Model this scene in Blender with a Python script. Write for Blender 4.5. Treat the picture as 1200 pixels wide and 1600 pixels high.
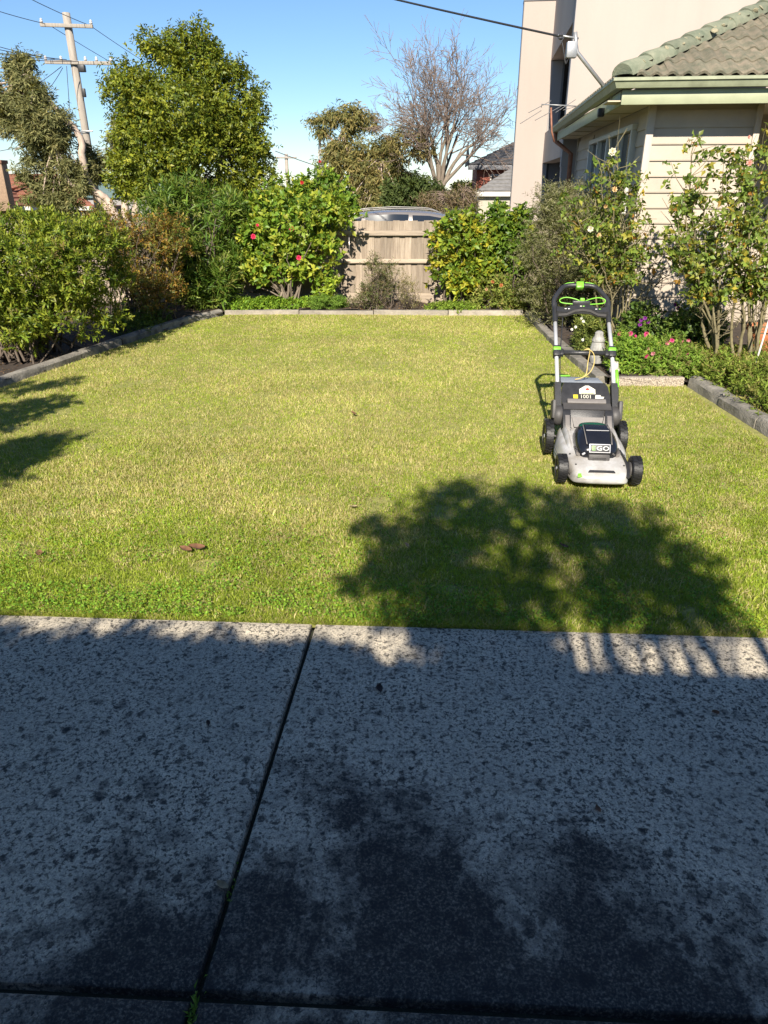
import bpy, bmesh, math, random
import numpy as np
from mathutils import Vector, Matrix

# ------------------------------------------------------------------ scene, camera, sky, sun
S = bpy.context.scene
for o in list(bpy.data.objects):
    bpy.data.objects.remove(o)
COL = S.collection
R = math.radians
PITCH, CAMH, FPX = R(24.8), 1.7, 1109.0
cam = bpy.data.cameras.new('camera'); cam.sensor_fit = 'HORIZONTAL'; cam.sensor_width = 36
cam.lens = FPX / 1200 * 36; cam.clip_end = 2000; cam.clip_start = 0.05
camo = bpy.data.objects.new('camera', cam); COL.objects.link(camo)
camo.location = (0, 0, CAMH); camo.rotation_euler = (R(90) - PITCH, 0, 0)
S.camera = camo
SUN_EL, SUN_AZ = R(35), R(9)          # shadows run away from the camera, 9 degrees to the right
W = bpy.data.worlds.new('World'); S.world = W; W.use_nodes = True
wn = W.node_tree; bg = wn.nodes['Background']
sky = wn.nodes.new('ShaderNodeTexSky'); sky.sky_type = 'NISHITA'; sky.sun_disc = False
sky.sun_elevation = SUN_EL; sky.sun_rotation = math.pi + SUN_AZ
sky.air_density = 1.0; sky.dust_density = 0.0; sky.ozone_density = 7.0; sky.altitude = 50
wn.links.new(sky.outputs[0], bg.inputs[0]); bg.inputs[1].default_value = 0.066
sl = bpy.data.lights.new('sun', 'SUN'); sl.energy = 4.6; sl.angle = R(0.5); sl.color = (1.0, 0.92, 0.79)
so = bpy.data.objects.new('sun', sl); COL.objects.link(so)
so.rotation_euler = Vector((math.sin(SUN_AZ) * math.cos(SUN_EL), math.cos(SUN_AZ) * math.cos(SUN_EL), -math.sin(SUN_EL))).to_track_quat('-Z', 'Y').to_euler()
so.location = (-3, -12, 14)
S.view_settings.view_transform = 'Standard'; S.view_settings.look = 'None'
S.view_settings.exposure = 1.1; S.view_settings.gamma = 1.0; S.view_settings.use_curve_mapping = False
S.cycles.max_bounces = 6; S.cycles.diffuse_bounces = 3; S.cycles.transparent_max_bounces = 6
S.cycles.use_denoising = True; S.cycles.sample_clamp_indirect = 6

CT, ST = math.cos(PITCH), math.sin(PITCH)
def at(px, py, Y):                     # point at distance Y seen at a photo pixel
    x = (px - 600) / FPX; u = -(py - 800) / FPX
    r = (x, CT + u * ST, -ST + u * CT); t = Y / r[1]
    return Vector((r[0] * t, Y, CAMH + r[2] * t))
def gz(y):                             # the street falls away behind the fence
    return 0.0 if y < 12 else max(-(y - 12) * 0.075, -4.2)

# ------------------------------------------------------------------ tags
def tag(o, label=None, cat=None, group=None, kind=None):
    if label: o['label'] = label
    if cat: o['category'] = cat
    if group: o['group'] = group
    if kind: o['kind'] = kind
    return o
def empty(name, label=None, cat=None, loc=(0, 0, 0), rz=0, group=None, kind=None):
    o = bpy.data.objects.new(name, None); COL.objects.link(o)
    o.location = loc; o.rotation_euler = (0, 0, rz); o.empty_display_size = 0.1
    return tag(o, label, cat, group, kind)
def link(name, me, mat=None, parent=None, loc=None, rot=None, smooth=False):
    o = bpy.data.objects.new(name, me); COL.objects.link(o)
    if mat is not None and not me.materials: me.materials.append(mat)
    if parent is not None: o.parent = parent
    if loc is not None: o.location = loc
    if rot is not None: o.rotation_euler = rot
    if smooth:
        me.polygons.foreach_set('use_smooth', np.ones(len(me.polygons), bool))
    return o

# ------------------------------------------------------------------ materials
def nodes(m):
    m.use_nodes = True
    return m.node_tree, m.node_tree.nodes['Principled BSDF']
def mat(name, col, rough=0.6, var=0.25, scale=8.0, bump=0.0, bscale=60.0, metal=0.0, spec=0.5, dark=None, detail=5.0, stretch=None, coat=0.0, rand=0.0):
    m = bpy.data.materials.new(name); nt, p = nodes(m); N, Lk = nt.nodes, nt.links
    tc = N.new('ShaderNodeTexCoord'); src = tc.outputs['Object']
    if stretch:
        mp = N.new('ShaderNodeMapping'); mp.inputs['Scale'].default_value = stretch
        Lk.new(src, mp.inputs[0]); src = mp.outputs[0]
    p.inputs['Roughness'].default_value = rough; p.inputs['Metallic'].default_value = metal
    p.inputs['Specular IOR Level'].default_value = spec; p.inputs['Coat Weight'].default_value = coat
    c = tuple(col) + (1,)
    if var > 0:
        n = N.new('ShaderNodeTexNoise'); n.inputs['Scale'].default_value = scale; n.inputs['Detail'].default_value = detail
        n.inputs['Roughness'].default_value = 0.65
        Lk.new(src, n.inputs['Vector'])
        r = N.new('ShaderNodeValToRGB')
        d = dark if dark else tuple(x * (1 - var) for x in col)
        r.color_ramp.elements[0].color = tuple(d) + (1,); r.color_ramp.elements[0].position = 0.3
        r.color_ramp.elements[1].color = tuple(min(1, x * (1 + var * 0.45)) for x in col) + (1,); r.color_ramp.elements[1].position = 0.72
        Lk.new(n.outputs[0], r.inputs[0]); outc = r.outputs[0]
        if rand:
            oi = N.new('ShaderNodeObjectInfo'); mr = N.new('ShaderNodeMapRange'); mr.inputs['To Min'].default_value = 1 - rand; mr.inputs['To Max'].default_value = 1 + rand * 0.6; Lk.new(oi.outputs['Random'], mr.inputs[0])
            mv = N.new('ShaderNodeVectorMath'); mv.operation = 'SCALE'; Lk.new(outc, mv.inputs[0]); Lk.new(mr.outputs[0], mv.inputs['Scale']); outc = mv.outputs[0]
            n.noise_dimensions = '4D'; mw_ = N.new('ShaderNodeMath'); mw_.operation = 'MULTIPLY'; mw_.inputs[1].default_value = 40; Lk.new(oi.outputs['Random'], mw_.inputs[0]); Lk.new(mw_.outputs[0], n.inputs['W'])
        Lk.new(outc, p.inputs['Base Color'])
    else:
        p.inputs['Base Color'].default_value = c
    if bump > 0:
        n2 = N.new('ShaderNodeTexNoise'); n2.inputs['Scale'].default_value = bscale; n2.inputs['Detail'].default_value = 6
        Lk.new(src, n2.inputs['Vector'])
        b = N.new('ShaderNodeBump'); b.inputs['Strength'].default_value = bump; b.inputs['Distance'].default_value = 0.01
        Lk.new(n2.outputs[0], b.inputs['Height']); Lk.new(b.outputs[0], p.inputs['Normal'])
    return m
def leafmat(name, rough=0.45, trans=0.35, spec=0.4):
    m = bpy.data.materials.new(name); nt, p = nodes(m); N, Lk = nt.nodes, nt.links
    a = N.new('ShaderNodeAttribute'); a.attribute_name = 'col'
    Lk.new(a.outputs['Color'], p.inputs['Base Color'])
    p.inputs['Roughness'].default_value = rough; p.inputs['Specular IOR Level'].default_value = spec
    t = N.new('ShaderNodeBsdfTranslucent')
    mx = N.new('ShaderNodeMixRGB'); mx.blend_type = 'MULTIPLY'; mx.inputs[0].default_value = 1
    mx.inputs[2].default_value = (1.25, 1.15, 0.55, 1); Lk.new(a.outputs['Color'], mx.inputs[1]); Lk.new(mx.outputs[0], t.inputs[0])
    ms = N.new('ShaderNodeMixShader'); ms.inputs[0].default_value = trans
    Lk.new(p.outputs[0], ms.inputs[1]); Lk.new(t.outputs[0], ms.inputs[2])
    Lk.new(ms.outputs[0], N['Material Output'].inputs[0])
    return m
M = {}
M['leaf'] = leafmat('glossy_leaf', 0.45, 0.36, 0.35)
M['leafm'] = leafmat('matte_leaf', 0.65, 0.35, 0.25)
M['grass'] = leafmat('grass_blade', 0.55, 0.42, 0.3)
M['petal'] = leafmat('petal', 0.6, 0.3, 0.2)
M['bark'] = mat('brown_bark', (0.13, 0.10, 0.075), 0.9, 0.5, 20, 0.6, 60, stretch=(1, 1, 0.3))
M['barkg'] = mat('grey_bark', (0.20, 0.16, 0.12), 0.9, 0.45, 15, 0.5, 60, stretch=(1, 1, 0.3))
M['barkp'] = mat('pale_paper_bark', (0.50, 0.39, 0.31), 0.9, 0.5, 6, 0.8, 25, stretch=(1, 1, 0.25))
M['twig'] = mat('bare_twig', (0.23, 0.17, 0.135), 0.9, 0.3, 10)
M['cane'] = mat('rose_cane', (0.20, 0.17, 0.09), 0.8, 0.45, 25)

# ------------------------------------------------------------------ mesh helpers
def fmesh(name, v, faces, nper):
    """numpy mesh: faces (n, nper)"""
    me = bpy.data.meshes.new(name); n = len(faces)
    me.vertices.add(len(v)); me.vertices.foreach_set('co', np.ascontiguousarray(v, dtype=np.float32).ravel())
    me.loops.add(n * nper); me.loops.foreach_set('vertex_index', np.ascontiguousarray(faces, dtype=np.int32).ravel())
    me.polygons.add(n); me.polygons.foreach_set('loop_start', np.arange(0, n * nper, nper, dtype=np.int32))
    me.update(calc_edges=True); return me
def setcol(me, c):
    a = me.attributes.new('col', 'FLOAT_COLOR', 'POINT')
    c4 = np.ones((len(c), 4), np.float32); c4[:, :3] = np.clip(c, 0.002, 1); a.data.foreach_set('color', c4.ravel())
def bmobj(name, bm, m, parent=None, loc=None, rot=None, smooth=False, auto=None):
    me = bpy.data.meshes.new(name); bmesh.ops.recalc_face_normals(bm, faces=bm.faces); bm.to_mesh(me); bm.free()
    o = link(name, me, m, parent, loc, rot, smooth or auto is not None)
    if auto is not None: me.set_sharp_from_angle(angle=R(auto))
    return o
def addbox(bm, size, loc=(0, 0, 0), rot=None, bev=0.0, seg=2):
    mt = Matrix.Translation(loc) @ (rot.to_4x4() if rot is not None else Matrix.Identity(4)) @ Matrix.Diagonal((*size, 1))
    vs = bmesh.ops.create_cube(bm, size=1, matrix=mt)['verts']
    if bev > 0:
        es = list({e for v in vs for e in v.link_edges})
        bmesh.ops.bevel(bm, geom=es, offset=bev, segments=seg, affect='EDGES', profile=0.5)
def box(name, size, loc, m, parent=None, bev=0.0, rot=None, seg=2):
    bm = bmesh.new(); addbox(bm, size, (0, 0, 0), None, bev, seg)
    o = bmobj(name, bm, m, parent, loc, rot, auto=35 if bev > 0 else None); return o
def prism(name, pts, axis, a, b, m, parent=None, bev=0.0, loc=None, rot=None):
    """polygon pts in the plane normal to axis, between a and b"""
    bm = bmesh.new()
    def mk(p, t):
        return {'x': (t, p[0], p[1]), 'y': (p[0], t, p[1]), 'z': (p[0], p[1], t)}[axis]
    v0 = [bm.verts.new(mk(p, a)) for p in pts]; v1 = [bm.verts.new(mk(p, b)) for p in pts]
    bm.faces.new(v0); bm.faces.new(v1[::-1]); n = len(pts)
    for i in range(n): bm.faces.new((v0[i], v0[(i + 1) % n], v1[(i + 1) % n], v1[i]))
    if bev > 0: bmesh.ops.bevel(bm, geom=list(bm.edges), offset=bev, segments=2, affect='EDGES', profile=0.5)
    return bmobj(name, bm, m, parent, loc, rot, auto=35 if bev > 0 else None)
def loft(name, rings, m, parent=None, cap=True, loc=None, rot=None, closed=True, sub=0, angle=50):
    bm = bmesh.new(); vr = [[bm.verts.new(p) for p in r] for r in rings]; n = len(rings[0])
    for a, b in zip(vr, vr[1:]):
        for i in range(n if closed else n - 1):
            j = (i + 1) % n; bm.faces.new((a[i], a[j], b[j], b[i]))
    if cap and closed: bm.faces.new(vr[0][::-1]); bm.faces.new(vr[-1])
    o = bmobj(name, bm, m, parent, loc, rot, auto=angle)
    if sub:
        md = o.modifiers.new('sub', 'SUBSURF'); md.levels = sub; md.render_levels = sub
    return o
def smoothpath(pts, n=6, closed=False):
    P = [Vector(p) for p in pts]; out = []; k = len(P)
    for i in range(k if closed else k - 1):
        if closed: p0, p1, p2, p3 = P[(i - 1) % k], P[i], P[(i + 1) % k], P[(i + 2) % k]
        else: p0, p1, p2, p3 = P[max(i - 1, 0)], P[i], P[i + 1], P[min(i + 2, k - 1)]
        for j in range(n):
            t = j / n
            out.append(0.5 * ((2 * p1) + (p2 - p0) * t + (2 * p0 - 5 * p1 + 4 * p2 - p3) * t * t + (3 * p1 - p0 - 3 * p2 + p3) * t ** 3))
    if not closed: out.append(P[-1])
    return out
def tube_arrays(paths, sides):
    V, Fc, off = [], [], 0
    ang = np.arange(sides) * 2 * np.pi / sides; ca, sa = np.cos(ang), np.sin(ang)
    for pts, rad in paths:
        p = np.asarray([tuple(q) for q in pts], float); k = len(p); r = np.broadcast_to(np.asarray(rad, float), (k,))
        t = np.gradient(p, axis=0); t /= np.linalg.norm(t, axis=1)[:, None] + 1e-9
        ref = np.array([0, 0, 1.0]) if abs(t[:, 2]).mean() < 0.8 else np.array([0, 1.0, 0])
        s = np.cross(t, ref); s /= np.linalg.norm(s, axis=1)[:, None] + 1e-9; n = np.cross(s, t)
        ring = p[:, None] + r[:, None, None] * (ca[None, :, None] * s[:, None] + sa[None, :, None] * n[:, None])
        V.append(ring.reshape(-1, 3))
        i = np.arange(k - 1)[:, None] * sides; j = np.arange(sides)[None]; j2 = (j + 1) % sides
        Fc.append(np.stack([i + j, i + j2, i + sides + j2, i + sides + j], -1).reshape(-1, 4) + off); off += k * sides
    return np.concatenate(V), np.concatenate(Fc)
def tubes(name, paths, m, parent=None, sides=6, loc=None, rot=None):
    v, f = tube_arrays(paths, sides); me = fmesh(name, v, f, 4)
    return link(name, me, m, parent, loc, rot, smooth=True)
def pipe(name, pts, r, m, parent=None, sides=12, smoothn=0, closed=False, loc=None):
    if smoothn: pts = smoothpath(pts, smoothn, closed)
    if closed: pts = list(pts) + [pts[0], pts[1]]
    o = tubes(name, [(pts, r)], m, parent, sides, loc)
    if not closed:
        bm = bmesh.new(); bm.from_mesh(o.data)
        bnd = [e for e in bm.edges if e.is_boundary]
        bmesh.ops.holes_fill(bm, edges=bnd, sides=0); bm.to_mesh(o.data); bm.free()
    return o
def lathe(name, prof, m, parent=None, n=24, loc=None, rot=None, axis='z', angle=40):
    rings = []
    for r, h in prof:
        rr = []
        for i in range(n):
            a = 2 * math.pi * i / n
            c, s = r * math.cos(a), r * math.sin(a)
            rr.append({'z': (c, s, h), 'x': (h, c, s), 'y': (c, h, s)}[axis])
        rings.append(rr)
    return loft(name, rings, m, parent, True, loc, rot, angle=angle)
def text(name, s, size, m, parent, loc, rot, extrude=0.001):
    cu = bpy.data.curves.new(name, 'FONT'); cu.body = s; cu.size = size; cu.extrude = extrude; cu.align_x = 'CENTER'; cu.align_y = 'CENTER'; cu.resolution_u = 2
    t = bpy.data.objects.new('tmp_text', cu); COL.objects.link(t)
    me = bpy.data.meshes.new_from_object(t.evaluated_get(bpy.context.evaluated_depsgraph_get()))
    bpy.data.objects.remove(t); me.name = name
    return link(name, me, m, parent, loc, rot)

# ------------------------------------------------------------------ foliage helpers
def unit(a): return a / (np.linalg.norm(a, axis=-1, keepdims=True) + 1e-9)
def rdir(rng, n): return unit(rng.normal(size=(n, 3)))
def leaf_mesh(name, P, D, Nn, L, Wd, C, m, parent=None, fold=0.22, curl=0.18, simple=False, loc=None):
    n = len(P); D = unit(D); Sd = unit(np.cross(D, Nn)); N2 = np.cross(Sd, D)
    L = np.broadcast_to(np.asarray(L, float), (n,))[:, None]; Wd = np.broadcast_to(np.asarray(Wd, float), (n,))[:, None]
    b = P; l = P + D * L * 0.45 - Sd * Wd / 2 + N2 * Wd * fold; r = P + D * L * 0.45 + Sd * Wd / 2 + N2 * Wd * fold
    t = P + D * L - N2 * L * curl
    i = np.arange(n)[:, None]
    if simple:
        v = np.stack([b, r, t, l], 1).reshape(-1, 3); f = (i * 4 + np.array([[0, 1, 2, 3]])); k = 4; npf = 4
    else:
        mm = P + D * L * 0.5
        v = np.stack([b, l, r, t, mm], 1).reshape(-1, 3); k = 5; npf = 3
        f = (i[:, :, None] * 5 + np.array([[[0, 4, 1], [0, 2, 4], [1, 4, 3], [4, 2, 3]]])).reshape(-1, 3)
    me = fmesh(name, v, f, npf); setcol(me, np.repeat(C, k, axis=0))
    return link(name, me, m, parent, loc)
def n3(P, wl, ph):                      # cheap 3-D lumpiness, about -1..1
    q = P * (2 * np.pi / wl)
    return (np.sin(q[:, 0] + ph) * np.sin(q[:, 1] * 1.1 + 2 * ph) + np.sin(q[:, 2] * 0.9 + 1.3 * ph + q[:, 0] * 0.6) * np.sin(q[:, 1] * 0.7 + q[:, 2] * 0.8 + ph) + 0.7 * np.sin(q[:, 0] * 2.3 + q[:, 2] * 1.9 + ph * 3)) / 1.8
def lobe_points(rng, lobes, n, rmin=0.6, zmin=0.03, lump=0.12, gap=0.25, wl=None, shoot=0.06):
    lb = np.array(lobes, float); area = (lb[:, 3] * lb[:, 4] + lb[:, 3] * lb[:, 5] + lb[:, 4] * lb[:, 5])
    N_ = n * 3; k = rng.choice(len(lb), size=N_, p=area / area.sum()); d = rdir(rng, N_)
    if wl is None: wl = 0.55 * float(np.median(lb[:, 3]))
    surf = lb[k, :3] + d * lb[k, 3:6]; ph = rng.random() * 6
    lm = n3(surf, wl * 1.6, ph)
    fr = (rmin + (1 - rmin) * rng.random(N_) ** 0.55) * (1 + lump * lm)
    sh = rng.random(N_) < shoot; fr[sh] *= 1 + 0.22 * rng.random(sh.sum())
    P = lb[k, :3] + d * lb[k, 3:6] * fr[:, None]
    out = unit(d / lb[k, 3:6])
    inside = np.zeros(len(P), bool)
    for q in range(len(lb) if len(lb) < 30 else 0):
        e = (((P - lb[q, :3]) / lb[q, 3:6]) ** 2).sum(1); inside |= (e < 0.45 * rmin / 0.6) & (k != q)
    hole = n3(P, wl, ph + 2.1) + 0.5 * rng.normal(size=N_) * 0.4 < -1 + 2 * gap * 0.62
    ok = (P[:, 2] > zmin) & ~inside & (~hole | sh)
    P, out = P[ok][:n], out[ok][:n]
    return P, out
def clumps(rng, lobes, per, frac, shrink=0.3):     # break big lobes into many small leaf clumps set on their surface
    out = []
    for (x, y, z, rx, ry, rz) in lobes:
        d = rdir(rng, per); f = rng.uniform(0.55, 1.0, per)
        for k in range(per):
            c = np.array([x, y, z]) + d[k] * np.array([rx, ry, rz]) * f[k] * (1 - frac * shrink); q = frac * rng.uniform(0.65, 1.35)
            m_ = (rx * ry * rz) ** (1 / 3); out.append((c[0], c[1], c[2], q * (rx + m_) / 2, q * (ry + m_) / 2, q * (rz + m_) / 2 * 0.85))
    return out
def palette(rng, n, cols, w=None, jit=0.15):
    c = np.array(cols, float); k = rng.choice(len(c), size=n, p=None if w is None else np.array(w) / sum(w))
    k2 = rng.choice(len(c), size=n, p=None if w is None else np.array(w) / sum(w)); t = rng.random((n, 1)) * 0.5
    return (c[k] * (1 - t) + c[k2] * t) * (1 + jit * rng.normal(size=(n, 1)))
def sprig_leaves(rng, P, out, per, slen, L, Wd, cols, w=None, spread=(75, 30), up=0.3, droop=0.0, wild=0.35, tipcol=None):
    n = len(P); ax = unit(out + wild * rng.normal(size=(n, 3)) + np.array([0, 0, up]))
    a = unit(np.cross(ax, np.array([0.3, 0.2, 1.0]))); b = np.cross(ax, a)
    base = palette(rng, n, cols, w)
    PP, DD, NN, LL, CC = [], [], [], [], []
    for k in range(per):
        t = (k + 0.5) / per; phi = k * 2.4 + rng.random(n) * 6.28 * (0.25 if k else 1)
        ang = np.radians(spread[0] + (spread[1] - spread[0]) * t + 10 * rng.normal(size=n))
        pr = a * np.cos(phi)[:, None] + b * np.sin(phi)[:, None]
        d = ax * np.cos(ang)[:, None] + pr * np.sin(ang)[:, None]; d[:, 2] -= droop
        PP.append(P + ax * slen * (t - 0.5)); DD.append(unit(d)); NN.append(unit(ax * 1.2 - pr * 0.4 + 0.25 * rng.normal(size=(n, 3)) + np.array([0, 0, 0.3])))
        LL.append(L * (0.6 + 0.75 * rng.random(n)))
        c = base * (0.85 + 0.3 * rng.random((n, 1)))
        own = rng.random(n) < 0.25; c[own] = palette(rng, own.sum(), cols, w)
        if tipcol is not None and t > 0.6: c = c * 0.55 + np.array(tipcol) * 0.45
        CC.append(c)
    LL = np.concatenate(LL)
    return np.concatenate(PP), np.concatenate(DD), np.concatenate(NN), LL, LL / L * Wd, np.concatenate(CC)
def stem_paths(rng, base, P, n, r0, r1, spread=0.1, bow=0.15, k=6):
    out = []; idx = rng.choice(len(P), size=min(n, len(P)), replace=False)
    for i in idx:
        b = np.array(base) + np.array([rng.normal() * spread, rng.normal() * spread * 0.7, 0]); e = P[i]
        mid = b * 0.45 + e * 0.55; mid[:2] = b[:2] * 0.6 + e[:2] * 0.4 + rng.normal(size=2) * bow * 0.5
        t = np.linspace(0, 1, k)[:, None]
        p = (1 - t) ** 2 * b + 2 * t * (1 - t) * mid + t * t * e
        p[1:-1] += rng.normal(size=(k - 2, 3)) * bow * 0.12
        out.append((p, np.linspace(r0, r1, k) * (0.6 + 0.6 * rng.random())))
    return out
def shrub(name, label, cat, base, lobes, nsprig, per, slen, L, Wd, cols, w=None, seed=1, m='leaf', stems=25, r0=0.012, r1=0.004, bark='bark',
          spread=(75, 30), up=0.3, droop=0.0, wild=0.35, rmin=0.55, tipcol=None, flowers=None, group=None, simple=False, spreadb=0.12, lump=0.16, inner=0, crown='foliage', gap=0.28, wl=None, shoot=0.06, clump=(11, 0.42)):
    rng = np.random.default_rng(seed)
    e = empty(name, label, cat, base, group=group); b = np.array(base, float)
    P, out = lobe_points(rng, clumps(rng, lobes, *clump) if clump else lobes, nsprig, rmin * 0.6 if clump else rmin, b[2] + 0.03, lump, gap, wl, shoot)
    A = sprig_leaves(rng, P, out, per, slen, L, Wd, cols, w, spread, up, droop, wild, tipcol)
    if inner:
        P2, o2 = lobe_points(rng, lobes, inner, 0.2, b[2] + 0.03, lump); P2 = P2[:]
        B = sprig_leaves(rng, P2, o2, per, slen, L, Wd, cols, w, spread, up, droop, 0.9)
        A = tuple(np.concatenate([x, y]) for x, y in zip(A, B))
    leaf_mesh(crown, A[0] - b, A[1], A[2], A[3], A[4], A[5], M[m], e, simple=simple)
    if stems:
        tubes('stem', [(p - b, r) for p, r in stem_paths(rng, b, P, stems, r0, r1, spreadb)], M[bark], e, 5)
    if flowers:
        for (pos, sz, colr, seedf) in flowers: flower(e, Vector(pos) - Vector(base), sz, colr, seedf)
    return e, P
FLOWERS = {}
def flower(parent, loc, size, colr, seed=0, name='flower'):
    """double rosette bloom: rings of cupped petals"""
    key = (colr, seed % 3)
    if key not in FLOWERS:
        rng = np.random.default_rng(seed % 3 + 5); P, D, Nn, L, C = [], [], [], [], []
        for ring, (cnt, tilt, ln) in enumerate([(7, 15, 0.5), (6, 40, 0.42), (4, 65, 0.3)]):
            for k in range(cnt):
                a = k * 2 * math.pi / cnt + ring * 0.5 + rng.normal() * 0.1; t = R(tilt + rng.normal() * 6)
                d = np.array([math.cos(a) * math.cos(t), -math.sin(t), math.sin(a) * math.cos(t)])
                P.append(d * 0.04); D.append(d); Nn.append(np.array([-math.cos(a) * math.sin(t), -math.cos(t), -math.sin(a) * math.sin(t)])); L.append(ln)
                C.append(np.array(colr) * (0.85 + 0.3 * rng.random()))
        o = leaf_mesh(name, np.array(P), np.array(D), np.array(Nn), np.array(L), np.array(L) * 0.95, np.array(C), M['petal'], None, 0.12, -0.1)
        FLOWERS[key] = o.data; bpy.data.objects.remove(o)
    o = link(name, FLOWERS[key], None, parent, loc, (random.Random(seed).uniform(-0.6, 0.5), random.Random(seed + 1).uniform(-1, 1), random.Random(seed + 2).uniform(-0.6, 0.6)))
    o.scale = (size, size, size); return o
def vnoise(x, y, sc, seed):            # smooth value noise on a lattice
    g = np.random.default_rng(seed).random((64, 64)); X = x * sc + 100.3; Y = y * sc + 100.7
    i, j = np.floor(X).astype(int), np.floor(Y).astype(int); fx, fy = X - i, Y - j; fx = fx * fx * (3 - 2 * fx); fy = fy * fy * (3 - 2 * fy)
    q = lambda a, b: g[a % 64, b % 64]
    return (q(i, j) * (1 - fx) + q(i + 1, j) * fx) * (1 - fy) + (q(i, j + 1) * (1 - fx) + q(i + 1, j + 1) * fx) * fy

# ================================================================== SETTING
M['soil'] = mat('dark_soil', (0.055, 0.04, 0.03), 0.95, 0.5, 14, 0.9, 40)
M['farground'] = mat('dry_grass_ground', (0.12, 0.12, 0.05), 0.95, 0.4, 2, 0.3, 20)
M['asphalt'] = mat('asphalt', (0.05, 0.05, 0.052), 0.9, 0.3, 4, 0.4, 200)
def grid_sheet(name, xs, ys, zf, m, parent=None, kind='structure', keep=None):
    V = [(x, y, zf(x, y)) for y in ys for x in xs]; nx = len(xs)
    F_ = [(j * nx + i, j * nx + i + 1, (j + 1) * nx + i + 1, (j + 1) * nx + i) for j in range(len(ys) - 1) for i in range(nx - 1)
          if keep is None or keep((xs[i] + xs[i + 1]) / 2, (ys[j] + ys[j + 1]) / 2)]
    me = bpy.data.meshes.new(name); me.from_pydata(V, [], F_); me.update()
    o = link(name, me, m, parent, smooth=True)
    if parent is None: tag(o, kind=kind)
    return o
grid_sheet('ground', [-600, -200, -60, -20, -6, 0, 6, 20, 60, 200, 600], [-60, -10, 0, 6, 11.9, 12.4, 20, 40, 68, 90, 200, 900], lambda x, y: gz(y) - 0.08, M['farground'])
grid_sheet('road', [-90, -30, 0, 30, 90], [14.6, 16, 18, 20, 22], lambda x, y: gz(y) - 0.03, M['asphalt'])

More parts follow.
